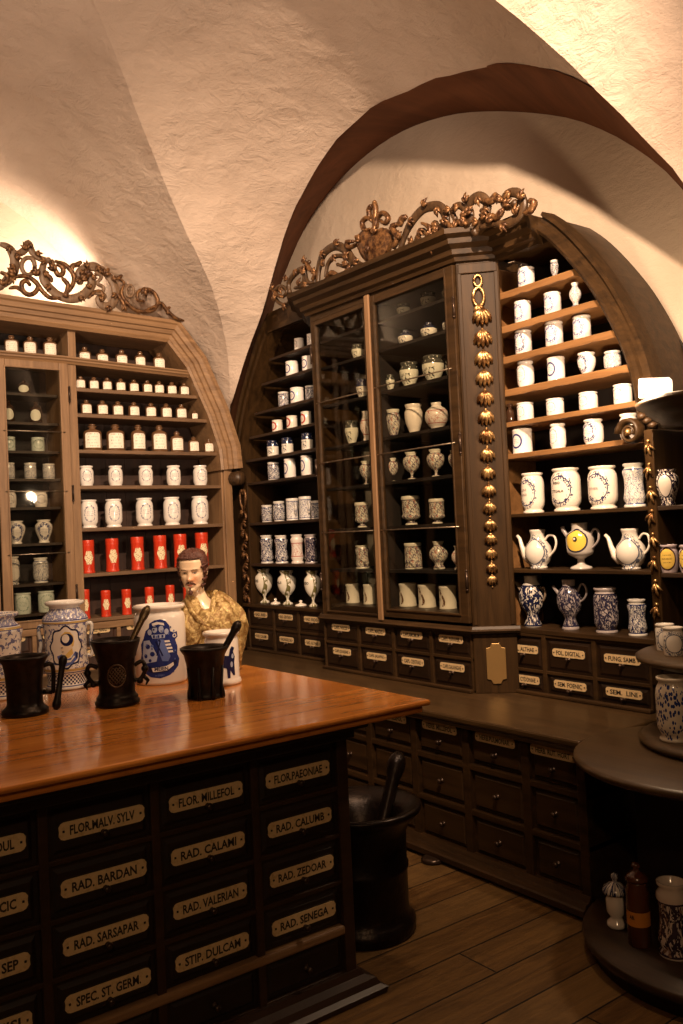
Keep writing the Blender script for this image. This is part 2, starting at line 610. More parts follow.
def drawer(fr, root, u0, u1, z0, z1, n, text=None, lw=0.2, lh=0.045, lz=None, uc=None, sgn=1, mat=None, knob_r=0.011, raise_=0.012, tilt=0.0, kz=None):
    d = MB()
    d.box(fr, u0, u1, n - 0.30, n, z0, z1)
    d.frustum(fr, u0 + 0.012, u1 - 0.012, z0 + 0.012, z1 - 0.012, n, n + raise_, 0.012)
    dr = d.build('drawer', mat or M['drawer'], root)
    uc = (u0 + u1) / 2 if uc is None else uc
    lz = (z0 + z1) / 2 + 0.02 if lz is None else lz
    nn = n + raise_
    kzz = (z0 + z1) / 2 - 0.005 if kz is None else kz
    if text is not None:
        p = MB()
        p.plate(fr, plate_pts(uc, lz, lw + 0.008, lh + 0.008), nn - 0.001, nn + 0.0015, 1)
        p.plate(fr, plate_pts(uc, lz, lw, lh), nn + 0.0012, nn + 0.004, 0)
        if text:
            text_on(p, fr, text, uc, lz, lw * 0.74, lh * 0.56, nn + 0.0046, 1, sgn, tilt)
        for q in (-1, 1):
            p.box(fr, uc + q * lw * 0.44 - 0.003, uc + q * lw * 0.44 + 0.003, nn + 0.003, nn + 0.006, lz - 0.003, lz + 0.003, 1)
        p.build('label_plate', [M['enamel'], M['ink']], dr)
        kzz = lz - lh * 0.55 if kz is None else kz
    k = MB()
    a = Vector(fr(0, 1, 0)) - Vector(fr(0, 0, 0))
    k.lathe([(0, -0.002), (0.012, -0.002), (0.012, 0.003), (0.005, 0.005), (0.005, 0.012), (knob_r, 0.017), (knob_r, 0.023), (knob_r * 0.6, 0.028), (0, 0.029)],
            fr(uc, nn, kzz), 10, 0, axis=a)
    k.build('knob', M['knob'], dr)
    return dr

JARS = {
  'LT0': [(1.736,5.966,2.9,0.041,0.128),(1.86,5.966,2.9,0.041,0.13),(1.996,5.967,2.9,0.042,0.139)],
  'LT1': [(2.24,5.964,2.86,0.039,0.135),(2.37,5.965,2.86,0.04,0.13),(2.516,5.965,2.86,0.04,0.139),(2.659,5.962,2.86,0.037,0.14),(2.811,5.966,2.86,0.041,0.143)],
  'LS1': [(2.2,5.957,2.69,0.032,0.092),(2.297,5.957,2.69,0.032,0.093),(2.395,5.957,2.69,0.032,0.094),(2.498,5.958,2.69,0.033,0.095),(2.6,5.958,2.69,0.033,0.095),(2.705,5.958,2.69,0.033,0.096),(2.8,5.959,2.69,0.034,0.097),(2.903,5.959,2.69,0.034,0.098),(3.006,5.959,2.69,0.034,0.099)],
  'LS2': [(2.236,5.96,2.51,0.035,0.106),(2.355,5.961,2.51,0.036,0.108),(2.471,5.961,2.51,0.036,0.109),(2.594,5.962,2.51,0.037,0.11),(2.728,5.962,2.51,0.037,0.111),(2.852,5.963,2.51,0.038,0.113),(2.976,5.963,2.51,0.038,0.114),(3.08,5.948,2.51,0.023,0.069)],
  'LS3': [(2.281,5.982,2.257,0.057,0.193),(2.453,5.983,2.257,0.058,0.196),(2.624,5.973,2.257,0.048,0.199),(2.794,5.977,2.257,0.052,0.202),(2.933,5.97,2.257,0.045,0.159),(3.069,5.963,2.257,0.038,0.123),(3.196,5.96,2.257,0.035,0.108)],
  'LS4': [(2.223,5.975,2.005,0.05,0.142),(2.439,5.976,2.005,0.051,0.145),(2.673,5.977,2.005,0.052,0.148),(2.898,5.978,2.005,0.053,0.151),(3.122,5.979,2.005,0.054,0.154)],
  'LS5': [(2.236,5.985,1.708,0.06,0.199),(2.418,5.986,1.708,0.061,0.202),(2.657,5.988,1.708,0.063,0.207),(2.878,5.989,1.708,0.064,0.211),(3.114,5.99,1.708,0.065,0.216)],
  'LS6': [(2.21,5.973,1.39,0.048,0.233),(2.39,5.973,1.39,0.048,0.237),(2.583,5.974,1.39,0.049,0.241),(2.762,5.975,1.39,0.05,0.245),(2.927,5.976,1.39,0.051,0.249),(3.109,5.977,1.39,0.052,0.253)],
  'LS7': [(2.173,5.958,1.075,0.033,0.203),(2.324,5.961,1.075,0.036,0.185),(2.479,5.961,1.075,0.036,0.181),(2.656,5.96,1.075,0.035,0.184),(2.822,5.96,1.075,0.035,0.186),(2.963,5.959,1.075,0.034,0.189)],
  'LG0': [(1.828,6.036,2.645,0.041,0.096)],
  'LG1': [(1.719,6.036,2.447,0.041,0.15),(1.904,6.037,2.447,0.042,0.152)],
  'LG2': [(1.715,6.039,2.25,0.044,0.095),(1.912,6.04,2.25,0.045,0.097)],
  'LG3': [(1.707,6.036,2.06,0.041,0.109),(1.852,6.036,2.06,0.041,0.11),(1.979,6.037,2.06,0.042,0.105)],
  'LG4': [(1.708,6.039,1.865,0.044,0.115),(1.917,6.04,1.865,0.045,0.111)],
  'LG5': [(1.748,6.056,1.617,0.061,0.157),(1.935,6.054,1.617,0.059,0.16)],
  'LG6': [(1.703,6.053,1.343,0.058,0.19),(1.902,6.047,1.343,0.052,0.173)],
  'LG7': [(1.773,6.05,1.14,0.055,0.143),(1.932,6.05,1.14,0.055,0.145)],
  'BA': [(3.476,5.07,2.905,0.036,0.086),(3.468,4.913,2.905,0.028,0.084)],
  'BB': [(3.487,5.192,2.74,0.047,0.109),(3.482,4.98,2.74,0.042,0.106)],
  'BC': [(3.48,5.312,2.535,0.04,0.11),(3.49,5.145,2.535,0.05,0.115),(3.475,4.957,2.535,0.035,0.098)],
  'BD': [(3.481,5.411,2.362,0.041,0.089),(3.48,5.212,2.362,0.04,0.094),(3.479,5.027,2.362,0.039,0.099)],
  'BE': [(3.485,5.493,2.188,0.045,0.12),(3.484,5.291,2.188,0.044,0.117),(3.483,5.032,2.188,0.043,0.12)],
  'BF': [(3.485,5.497,2.01,0.045,0.135),(3.484,5.27,2.01,0.044,0.139),(3.483,5.051,2.01,0.043,0.142)],
  'BG': [(3.482,5.611,1.7,0.042,0.129),(3.485,5.445,1.7,0.045,0.149),(3.487,5.266,1.7,0.047,0.16),(3.486,5.099,1.7,0.046,0.164),(3.475,4.955,1.7,0.035,0.126)],
  'BH': [(3.492,5.653,1.387,0.052,0.214),(3.492,5.446,1.387,0.052,0.209),(3.489,5.231,1.387,0.049,0.21),(3.49,5.055,1.387,0.05,0.206)],
  'BI': [(3.51,5.743,1.08,0.07,0.263),(3.511,5.42,1.08,0.071,0.253),(3.5,5.07,1.08,0.06,0.256)],
  'BL': [(3.478,5.537,1.08,0.038,0.045),(3.483,5.204,1.08,0.043,0.043)],
  'R0': [(3.484,2.972,2.82,0.044,0.104),(3.46,2.768,2.82,0.02,0.085)],
  'R1': [(3.484,3.007,2.642,0.044,0.115),(3.483,2.809,2.642,0.043,0.111),(3.469,2.658,2.642,0.029,0.122)],
  'R2': [(3.484,3.013,2.48,0.044,0.125),(3.485,2.811,2.48,0.045,0.126),(3.484,2.64,2.48,0.044,0.117)],
  'R3': [(3.484,3.009,2.307,0.044,0.136),(3.485,2.81,2.307,0.045,0.121),(3.484,2.623,2.307,0.044,0.107),(3.48,2.473,2.307,0.04,0.085)],
  'R4': [(3.484,3.023,2.135,0.044,0.094),(3.485,2.828,2.135,0.045,0.086),(3.486,2.626,2.135,0.046,0.087),(3.484,2.429,2.135,0.044,0.093)],
  'R4b': [(3.464,3.111,2.135,0.024,0.106)],
  'R5': [(3.493,3.061,1.967,0.053,0.131),(3.48,2.816,1.967,0.04,0.126),(3.488,2.607,1.967,0.048,0.121),(3.482,2.405,1.967,0.042,0.121)],
  'R6': [(3.5,3.014,1.653,0.06,0.209),(3.513,2.808,1.653,0.073,0.216),(3.51,2.586,1.653,0.07,0.207),(3.493,2.401,1.653,0.053,0.204)],
  'R7': [(3.51,3.005,1.364,0.07,0.203),(3.509,2.736,1.364,0.069,0.228),(3.51,2.449,1.364,0.07,0.192)],
  'R8': [(3.508,3.063,1.06,0.068,0.268),(3.503,2.815,1.06,0.063,0.251),(3.498,2.596,1.06,0.058,0.216),(3.486,2.416,1.06,0.046,0.167)],
  'CL1': [(3.418,4.331,2.69,0.038,0.102)],
  'CL2': [(3.421,4.302,2.437,0.041,0.127)],
  'CL3': [(3.425,4.438,2.16,0.045,0.156),(3.421,4.277,2.16,0.041,0.197)],
  'CL4': [(3.421,4.303,1.89,0.041,0.153)],
  'CL5': [(3.428,4.375,1.623,0.048,0.161)],
  'CL6': [(3.428,4.39,1.36,0.048,0.148)],
  'CL7': [(3.426,4.507,1.135,0.046,0.124),(3.421,4.323,1.135,0.041,0.127)],
  'CR0': [(3.422,3.872,2.865,0.042,0.078),(3.426,3.658,2.865,0.046,0.093),(3.414,3.484,2.865,0.034,0.084)],
  'CR1': [(3.425,3.871,2.69,0.045,0.096),(3.429,3.669,2.69,0.049,0.099),(3.414,3.492,2.69,0.034,0.09)],
  'CR2': [(3.407,4.008,2.437,0.027,0.104),(3.437,3.867,2.437,0.057,0.155),(3.444,3.663,2.437,0.064,0.156),(3.414,3.481,2.437,0.034,0.095)],
  'CR3': [(3.423,4.015,2.16,0.043,0.171),(3.434,3.84,2.16,0.054,0.178),(3.449,3.657,2.16,0.069,0.162)],
  'CR4': [(3.42,4.045,1.89,0.04,0.147),(3.431,3.876,1.89,0.051,0.167),(3.432,3.666,1.89,0.052,0.162),(3.419,3.492,1.89,0.039,0.14)],
  'CR5': [(3.417,4.085,1.623,0.037,0.123),(3.44,3.911,1.623,0.06,0.174),(3.429,3.672,1.623,0.049,0.144)],
  'CR6': [(3.417,4.114,1.36,0.037,0.148),(3.434,3.902,1.36,0.054,0.156),(3.435,3.681,1.36,0.055,0.162),(3.419,3.504,1.36,0.039,0.134)],
  'CR7': [(3.423,4.118,1.135,0.043,0.136),(3.434,3.969,1.135,0.054,0.139),(3.433,3.795,1.135,0.053,0.135),(3.431,3.617,1.135,0.051,0.131)],
  'ST1': [(3.329,2.125,1.65,0.049,0.154)],
  'ST2': [(3.318,2.128,1.365,0.038,0.119),(3.318,2.057,1.365,0.038,0.117)],
  'ST3': [(3.058,2.017,1.06,0.038,0.107),(3.059,1.963,1.06,0.039,0.11)],
}
CREST = {
  'right_wood': [([(4.425,3.181),(4.414,3.263),(4.352,3.35),(4.223,3.364),(4.115,3.302),(4.054,3.225),(3.993,3.178),(3.902,3.143)],0.035),([(4.687,3.22),(4.596,3.218),(4.566,3.275),(4.609,3.323),(4.706,3.305),(4.762,3.268),(4.753,3.214)],0.026),([(4.34,3.201),(4.31,3.276),(4.227,3.301),(4.128,3.269),(4.077,3.222),(4.122,3.208),(4.209,3.245)],0.018),([(4.703,3.18),(4.799,3.137),(4.905,3.185),(4.936,3.253),(4.856,3.278),(4.779,3.221),(4.835,3.198)],0.016),([(4.448,3.201),(4.533,3.216),(4.565,3.289),(4.542,3.333),(4.511,3.346)],0.02),([(3.627,3.165),(3.582,3.231),(3.519,3.29),(3.42,3.329),(3.31,3.309),(3.26,3.257),(3.255,3.2),(3.31,3.186),(3.335,3.219)],0.034),([(3.324,3.114),(3.293,3.162),(3.242,3.134),(3.18,3.133),(3.135,3.168),(3.106,3.214),(3.154,3.262),(3.199,3.244),(3.184,3.202)],0.024),([(3.164,3.116),(3.103,3.146),(3.075,3.185),(3.088,3.238),(3.02,3.261),(2.958,3.213),(2.971,3.152),(3.013,3.118),(3.048,3.09)],0.034),([(3.006,3.098),(2.919,3.094),(2.843,3.064),(2.767,3.074),(2.723,3.117),(2.746,3.179),(2.803,3.206),(2.843,3.185),(2.823,3.144),(2.777,3.146)],0.03),([(3.482,3.123),(3.488,3.176),(3.437,3.219),(3.393,3.173),(3.342,3.12),(3.325,3.096)],0.018),([(2.942,3.107),(2.947,3.144),(2.993,3.182)],0.02)],
  'right_gilt': [([(3.825,3.326),(3.817,3.369),(3.806,3.442),(3.812,3.495)],0.022),([(3.843,3.351),(3.914,3.366),(3.931,3.417),(3.879,3.427),(3.84,3.395)],0.018),([(3.803,3.345),(3.789,3.398),(3.738,3.41),(3.698,3.369),(3.723,3.345),(3.761,3.37)],0.018),([(3.858,3.42),(3.865,3.468),(3.833,3.483)],0.02),([(3.992,3.305),(4.068,3.307),(4.087,3.344),(4.033,3.333)],0.018),([(3.667,3.184),(3.625,3.234),(3.668,3.303),(3.62,3.307)],0.022),([(4.521,3.347),(4.488,3.288),(4.43,3.251),(4.457,3.216)],0.018),([(4.328,3.169),(4.255,3.204),(4.179,3.157),(4.111,3.166),(4.077,3.19)],0.022),([(4.925,3.264),(4.886,3.224),(4.82,3.193)],0.016),([(3.606,3.289),(3.584,3.322),(3.554,3.325)],0.026),([(3.415,3.248),(3.361,3.206),(3.374,3.159),(3.431,3.151),(3.457,3.191)],0.02),([(3.27,3.215),(3.211,3.172),(3.188,3.128)],0.02),([(3.085,3.138),(3.116,3.166),(3.151,3.165)],0.02),([(2.957,3.216),(2.91,3.2),(2.893,3.218)],0.024),([(2.93,3.137),(2.885,3.11),(2.845,3.132)],0.022),([(2.834,3.175),(2.871,3.199),(2.885,3.221)],0.022),([(2.707,3.07),(2.671,3.075),(2.648,3.101),(2.668,3.119)],0.022)],
  'heart': [(4.005,3.31),(3.991,3.352),(3.916,3.369),(3.841,3.329),(3.756,3.332),(3.701,3.277),(3.705,3.222),(3.758,3.167),(3.85,3.142),(3.949,3.209)],
  'left_wood': [([(1.638,3.587),(1.693,3.572),(1.724,3.518),(1.727,3.46),(1.71,3.399),(1.671,3.345),(1.628,3.305)],0.04),([(1.707,3.564),(1.748,3.542),(1.792,3.568),(1.823,3.623),(1.845,3.567),(1.888,3.534),(1.951,3.529)],0.03),([(1.951,3.529),(1.921,3.499),(1.908,3.438),(1.926,3.37),(2.002,3.301),(2.092,3.282),(2.175,3.313),(2.235,3.377),(2.248,3.435),(2.213,3.471),(2.17,3.435),(2.164,3.413)],0.04),([(2.164,3.424),(2.161,3.469),(2.204,3.511),(2.268,3.536),(2.33,3.519)],0.036),([(2.24,3.509),(2.319,3.513),(2.389,3.458),(2.423,3.368),(2.387,3.277),(2.325,3.262),(2.295,3.305),(2.328,3.332)],0.038)],
  'left_gilt': [([(1.672,3.318),(1.721,3.374),(1.797,3.389),(1.854,3.358),(1.9,3.3),(1.948,3.266),(2.008,3.269)],0.022),([(1.831,3.384),(1.868,3.35),(1.856,3.299),(1.812,3.269),(1.77,3.288),(1.762,3.336),(1.791,3.359),(1.814,3.338)],0.024),([(1.681,3.295),(1.728,3.307),(1.765,3.287)],0.02),([(1.968,3.528),(1.981,3.475),(2.009,3.429),(2.039,3.444),(2.041,3.484),(2.011,3.5)],0.026),([(1.987,3.521),(2.057,3.507),(2.11,3.454),(2.113,3.394),(2.081,3.339),(2.049,3.304)],0.024),([(2.055,3.32),(2.072,3.368),(2.053,3.395),(2.038,3.408)],0.022),([(2.106,3.463),(2.107,3.504),(2.139,3.519),(2.165,3.538)],0.026),([(1.924,3.427),(1.953,3.402),(1.962,3.383)],0.022),([(2.212,3.295),(2.256,3.341),(2.302,3.352),(2.318,3.318)],0.022),([(2.402,3.472),(2.474,3.443),(2.454,3.362),(2.493,3.296),(2.574,3.25),(2.685,3.263),(2.731,3.333),(2.707,3.395),(2.648,3.416),(2.58,3.386),(2.577,3.33),(2.619,3.327)],0.02),([(2.414,3.357),(2.453,3.314),(2.483,3.247)],0.02),([(2.599,3.245),(2.703,3.297),(2.756,3.328),(2.806,3.277),(2.875,3.228),(2.949,3.22)],0.018),([(2.805,3.253),(2.807,3.294),(2.843,3.311),(2.868,3.288)],0.014),([(2.426,3.46),(2.46,3.488)],0.02),([(2.468,3.285),(2.458,3.244)],0.016),([(1.628,3.394),(1.665,3.38),(1.669,3.352),(1.64,3.319),(1.626,3.336)],0.024)],
  'left_digits': [([(1.853,3.466),(1.846,3.437),(1.829,3.413),(1.807,3.403),(1.786,3.407),(1.771,3.426),(1.766,3.454),(1.773,3.483),(1.789,3.506),(1.811,3.517),(1.833,3.513),(1.848,3.494),(1.853,3.466)],0.02),([(2.546,3.39),(2.542,3.368),(2.531,3.352),(2.516,3.345),(2.502,3.348),(2.493,3.362),(2.49,3.382),(2.494,3.403),(2.505,3.42),(2.52,3.427),(2.534,3.424),(2.544,3.41),(2.546,3.39)],0.014),([(2.267,3.484),(2.313,3.46),(2.279,3.409),(2.323,3.388),(2.309,3.343),(2.261,3.337)],0.016)],
}


# ------------------------------------------------------------------ setting
def structure(o):
    o['kind'] = 'structure'
    return o


mb = MB()
mb.box(FW, -1.6, 3.95, -2.6, 6.6, -0.12, 0.0)
structure(mb.build('floor', M['floor']))


def surf(name, rows, mat, jitter=0.0, seed=1, thick=0.0):
    """smooth surface through a grid of points (rows of equal length)"""
    rnd = random.Random(seed)
    m = MB()
    k = len(rows[0])
    vs = []
    for r in rows:
        for p in r:
            p = Vector(p)
            if jitter:
                q = mathutils.noise.noise_vector(p * 1.7) * jitter + mathutils.noise.noise_vector(p * 5.0) * jitter * 0.35
                p = p + Vector((0, 0, q.z)) + q * 0.3
            vs.append(p)
    fs = [(i * k + j, i * k + j + 1, (i + 1) * k + j + 1, (i + 1) * k + j) for i in range(len(rows) - 1) for j in range(k - 1)]
    m.add(vs, fs, 0, True)
    return m


def resample(pts, n):
    pts = catmull(pts, 8)
    L = [0.0]
    for a, b in zip(pts, pts[1:]): L.append(L[-1] + (b - a).length)
    out = []
    j = 0
    for i in range(n):
        t = L[-1] * i / (n - 1)
        while j < len(L) - 2 and L[j + 1] < t: j += 1
        f = (t - L[j]) / max(1e-9, L[j + 1] - L[j])
        out.append(pts[j].lerp(pts[j + 1], min(1, max(0, f))))
    return out


# the arch of the right niche, front edge at x = 3.3 and rear edge at x = 3.8
G_ARCH = [(1.70, 2.0), (1.80, 2.6), (1.971, 3.05), (2.163, 3.303), (2.358, 3.532), (2.575, 3.716), (2.879, 3.893), (3.301, 4.058), (3.712, 4.115),
          (4.038, 4.132), (4.406, 4.056), (4.894, 3.72), (5.252, 3.214), (5.556, 2.892), (5.855, 2.496), (6.10, 2.05)]
B_ARCH = [(1.86, 2.0), (1.95, 2.6), (2.274, 3.175), (2.496, 3.442), (2.724, 3.644), (2.976, 3.81), (3.404, 4.015), (3.815, 4.159), (4.289, 4.232),
          (4.784, 4.189), (5.225, 4.044), (5.505, 3.86), (5.85, 3.5), (6.1, 3.05), (6.25, 2.6), (6.3, 2.05)]
NS = 56
front = resample([(3.3, y, z) for y, z in G_ARCH], NS)
rear = resample([(3.8, y, z) for y, z in B_ARCH], NS)
rows = []
rows.append([Vector((3.285, p.y, p.z + 0.012)) if 2.2 < p.y < 3.0 else p.copy() for p in front])
for t in range(7):
    f_ = t / 6
    rows.append([a.lerp(b, f_) for a, b in zip(front, rear)])
structure(surf('trim_1', rows, M['soffit']).build('trim_1', M['soffit']))

# rear wall of the niche
mb = MB()
mb.box(FW, 3.8, 3.92, -2.6, 6.6, 0.0, 4.6)
structure(mb.build('wall_right', M['plaster_smooth']))

# left wall with its shallow lunette
mb = MB()
mb.box(FW, -1.6, 3.8, 6.32, 6.44, 0.0, 4.7)
structure(mb.build('wall_left', M['plaster_smooth']))

# groin vault
C0 = (1.4, 3.9, 4.55)
near_cr = [(3.30, 1.80, 2.60), (3.237, 1.923, 2.955), (3.131, 2.037, 3.168), (3.03, 2.146, 3.354), (2.927, 2.257, 3.544), (2.80, 2.393, 3.75),
           (2.70, 2.50, 3.88), (2.4, 2.82, 4.16), (1.9, 3.36, 4.42), C0]
far_cr = [(3.36, 5.90, 2.42), (3.19, 5.60, 2.95), (2.87, 5.25, 3.36), (2.35, 4.85, 3.84), (1.88, 4.38, 4.25), C0]
H = 25
nc, fc = resample(near_cr, H), resample(far_cr, H)
# right web: between the niche arch and the two creases
arch_r = resample([(3.3, y, z) for y, z in G_ARCH[1:15]], 2 * H - 1)
crease = nc + fc[::-1][1:]
rows = []
for a, c in zip(arch_r, crease):
    r = []
    for t in range(13):
        f_ = t / 12
        p = a.lerp(c, f_)
        p.z += 0.06 * sin(pi * f_) * min(1.0, (a - c).length / 1.6)
        r.append(p)
    rows.append(r)
vm = surf('v', rows, None, 0.03)
# far web: between the arch over the left wall and the far creases
arch_l = resample([(3.36, 5.9, 2.42), (3.11, 5.9, 3.03), (2.71, 5.9, 3.34), (2.338, 5.9, 3.65), (1.99, 5.9, 3.96), (1.661, 5.9, 4.095), (1.2, 5.9, 4.19), (0.7, 5.9, 4.2)], H)
rows = []
ctr = [Vector((x, 3.9, 4.30)) for x in (1.4, 1.2, 0.9)]
for a, c in zip(arch_l, fc):
    rows.append([a.lerp(c, t / 12) + Vector((0, 0, 0.10 * sin(pi * t / 12) * min(1.0, (a - c).length / 1.6))) for t in range(13)])
v2 = surf('v', rows, None, 0.03)
# crown continuing to the left, beyond the frame
rows = []
for i in range(9):
    x0 = 0.7 - 2.3 * i / 8
    x1 = 1.4 - 3.0 * i / 8
    dz = -0.9 * (i / 8) ** 2
    rows.append([Vector((x0, 5.9, 4.2 + dz)).lerp(Vector((x1, 3.9, 4.55 + dz)), t / 12) for t in range(13)])
v3 = surf('v', rows, None, 0.03)
# near web: from the near crease back over the camera
rows = []
for c in nc:
    e = Vector((c.x + 0.0, -2.6, max(2.6, c.z - 0.15)))
    rows.append([c.lerp(e, t / 24) for t in range(25)])
for i in range(1, 9):
    x = 1.4 - 3.0 * i / 8
    dz = -0.9 * (i / 8) ** 2
    c = Vector((x, 3.9, 4.55 + dz))
    rows.append([c.lerp(Vector((x, -2.6, 4.40 + dz)), t / 24) for t in range(25)])
v4 = surf('v', rows, None, 0.03)
mb = MB()
for q in (vm, v2, v3, v4):
    mb.add(q.v, q.f, 0, True)
structure(mb.build('ceiling', M['plaster']))
# short soffit between the vault and the left lunette
rows = []
for t in range(5):
    rows.append([Vector((p.x, 5.9 + 0.43 * t / 4, p.z)) for p in arch_l] + [Vector((x, 5.9 + 0.42 * t / 4, 4.2 - 0.9 * ((0.7 - x) / 2.3) ** 2)) for x in (0.3, -0.2, -0.8, -1.6)])
structure(surf('s', rows, None, 0.03).build('trim_2', M['plaster']))
# pier in the corner between the two cupboards and below the near corner
mb = MB()
mb.box(FW, 3.40, 3.82, 6.10, 6.34, 0.0, 2.7)
structure(mb.build('wall_corner', M['plaster']))
mb = MB()
mb.box(FW, 3.30, 3.80, -2.6, 1.20, 0.0, 3.2)
mb.box(FW, 3.31, 3.80, 1.20, 1.79, 2.07, 2.72)
structure(mb.build('wall_near', M['plaster']))
mb = MB()
mb.box(FW, -1.72, -1.6, -2.6, 6.44, 0.0, 4.7)
structure(mb.build('wall_far_left', M['plaster']))
mb = MB()
mb.box(FW, -1.72, 3.92, -2.72, -2.6, 0.0, 4.7)
structure(mb.build('wall_behind', M['plaster']))


# ------------------------------------------------------------------ left wall cupboard
def sweep2(mb, fr, path, prof, mi=0):
    """sweep in the wall plane: path in (u,z), profile (a in plane, n outward)"""
    P_ = [Vector((u, z)) for u, z in path]
    k = len(P_)
    vs, fs = [], []
    for i in range(k):
        t1 = (P_[i] - P_[i - 1]).normalized() if i else (P_[1] - P_[0]).normalized()
        t2 = (P_[i + 1] - P_[i]).normalized() if i < k - 1 else t1
        a1, a2 = Vector((-t1.y, t1.x)), Vector((-t2.y, t2.x))
        mt = (a1 + a2).normalized()
        mt = mt / max(0.3, mt.dot(a1))
        for a, n in prof:
            q = P_[i] + mt * a
            vs.append(fr(q.x, n, q.y))
    q = len(prof)
    for i in range(k - 1):
        for j in range(q):
            j2 = (j + 1) % q
            fs.append((i * q + j, i * q + j2, (i + 1) * q + j2, (i + 1) * q + j))
    fs.append(tuple(range(q)))
    fs.append(tuple(range((k - 1) * q, k * q)))
    mb.add(vs, fs, mi)


def ribbon(mb, fr, pts, w, n0, thick=0.032, mi=0, taper=True):
    """carved scroll: rounded band following the points, curling ends thin out into a bud"""
    c = catmull([(u, z, 0) for u, z in pts], 5)
    k = len(c)
    vs, fs = [], []
    seg = 8
    for i, p in enumerate(c):
        t = (c[min(i + 1, k - 1)] - c[max(i - 1, 0)]).normalized()
        nn = Vector((-t.y, t.x, 0))
        f_ = i / (k - 1)
        ww = w * (0.45 + 0.55 * min(1, 4 * f_, 4 * (1 - f_) + 0.25)) if taper else w
        for j in range(seg):
            a = 2 * pi * j / seg
            q = p + nn * (ww * 0.5 * cos(a) * (1.0 if abs(cos(a)) > .9 else 1.15))
            vs.append(fr(q.x, n0 + thick * 0.5 * sin(a), q.y))
    for i in range(k - 1):
        for j in range(seg):
            j2 = (j + 1) % seg
            fs.append((i * seg + j, i * seg + j2, (i + 1) * seg + j2, (i + 1) * seg + j))
    fs.append(tuple(range(seg)))
    fs.append(tuple(range((k - 1) * seg, k * seg)))
    mb.add(vs, fs, mi, True)
    if taper:
        e = c[-1]
        mb.ball(fr(e.x, n0, e.y), w * 0.42, 8, 6, mi)


def leaf(mb, fr, u, z, ang, ln, w, n0, mi=0):
    """small three-lobed acanthus leaf"""
    for da, f_ in ((-0.6, 0.75), (0, 1.0), (0.6, 0.75)):
        a = ang + da
        c = (u + cos(a) * ln * f_ * 0.5, z + sin(a) * ln * f_ * 0.5)
        pts = []
        for i in range(5):
            t = i / 4
            pts.append((u + cos(a) * ln * f_ * t, z + sin(a) * ln * f_ * t))
        cc = [Vector(fr(x, n0 + 0.01 * sin(pi * i / 4), y)) for i, (x, y) in enumerate(pts)]
        mb.tube(cc, [w * q for q in (0.3, 0.5, 0.55, 0.4, 0.08)], 6, mi)


def foliage_along(mb, fr, ribbons, n0):
    """small leaves sprouting from the carved scrolls"""
    for pts, w in ribbons:
        c = catmull([(u, z, 0) for u, z in pts], 5)
        for q, i in enumerate(range(4, len(c) - 3, 6)):
            t = (c[i + 1] - c[i - 1]).normalized()
            s_ = 1 if q % 2 else -1
            base = c[i]
            a = atan2(t.y, t.x) + s_ * 0.9
            leaf(mb, fr, base.x, base.y, a, 0.055, 0.018, n0)


COVE = [(0, 0), (0.0, 0.03), (0.018, 0.034), (0.022, 0.05), (0.05, 0.06), (0.058, 0.075), (0.09, 0.085), (0.098, 0.098), (0.115, 0.10), (0.115, 0.0)]

lc = thing('arched_wall_cabinet', 'pale brown arched cupboard on the left wall with a numbered scroll crest', 'cabinet', (1.4, 6.1, 0.72))
U0 = -0.15
mb = MB()   # carcass: back, uprights
mb.box(FL, U0, 2.0, -0.36, -0.34, 1.0, 3.2)
mb.build('back_panel', M['back'], lc)
mb = MB()
mb.plate(FL, [(2.0, 1.0), (3.34, 1.0), (3.34, 2.1), (3.20, 2.6), (3.0, 2.95), (2.90, 3.2), (2.0, 3.2)], -0.36, -0.34)
for i in range(8):
    u = 2.17 + i * 0.15
    mb.box(FL, u, u + 0.006, -0.34, -0.335, 1.03, 3.05 - max(0, (u - 2.8)) * 1.8)
mb.build('back_panel', M['back_l'], lc)
mb = MB()
mb.box(FL, 2.045, 2.15, -0.34, 0.0, 1.03, 2.90)      # broad stile between door and open shelves
mb.box(FL, 2.10, 2.155, -0.34, 0.0, 2.90, 3.10)
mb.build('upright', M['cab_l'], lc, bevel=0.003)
mb = MB()
mb.box(FL, 1.02, 1.08, -0.34, 0.0, 1.03, 3.10)
mb.build('upright', M['cab_l'], lc, bevel=0.003)
mb = MB()
mb.box(FL, 3.26, 3.355, -0.34, 0.0, 1.03, 2.2)
mb.box(FL, 3.275, 3.34, 0.0, 0.02, 1.03, 2.16)
mb.build('upright', M['cab_l'], lc, bevel=0.003)
# cornice that turns down into the slanting frame on the right
CPR = [(-0.02, -0.3), (-0.02, 0.04), (0.0, 0.05), (0.01, 0.04), (0.035, 0.045), (0.042, 0.06), (0.068, 0.065), (0.074, 0.08), (0.105, 0.088), (0.115, 0.10), (0.138, 0.10), (0.142, -0.3)]
mb = MB()
sweep2(mb, FL, [(U0, 3.12), (1.6, 3.12), (2.845, 3.085), (3.00, 2.90), (3.165, 2.54), (3.25, 2.28), (3.262, 2.12)], CPR)
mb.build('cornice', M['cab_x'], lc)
mb = MB()   # moulded mid shelf
sweep2(mb, FL, [(U0, 2.86), (2.05, 2.862), (3.05, 2.83)], [(-0.012, -0.34), (-0.012, 0.012), (0.0, 0.02), (0.008, 0.03), (0.018, 0.03), (0.026, 0.04), (0.036, 0.04), (0.038, -0.34)])
mb.build('shelf', M['cab_x'], lc)
LZ = dict(LS1=(2.69, 3.12), LS2=(2.51, 3.20), LS3=(2.257, 3.28), LS4=(2.005, 3.29), LS5=(1.708, 3.29), LS6=(1.39, 3.29), LS7=(1.075, 3.29))
for z, u1 in LZ.values():
    mb = MB()
    mb.box(FL, 2.15, u1, -0.34, -0.005, z - 0.026, z)
    mb.build('shelf', M['shelf_l'], lc, bevel=0.004)
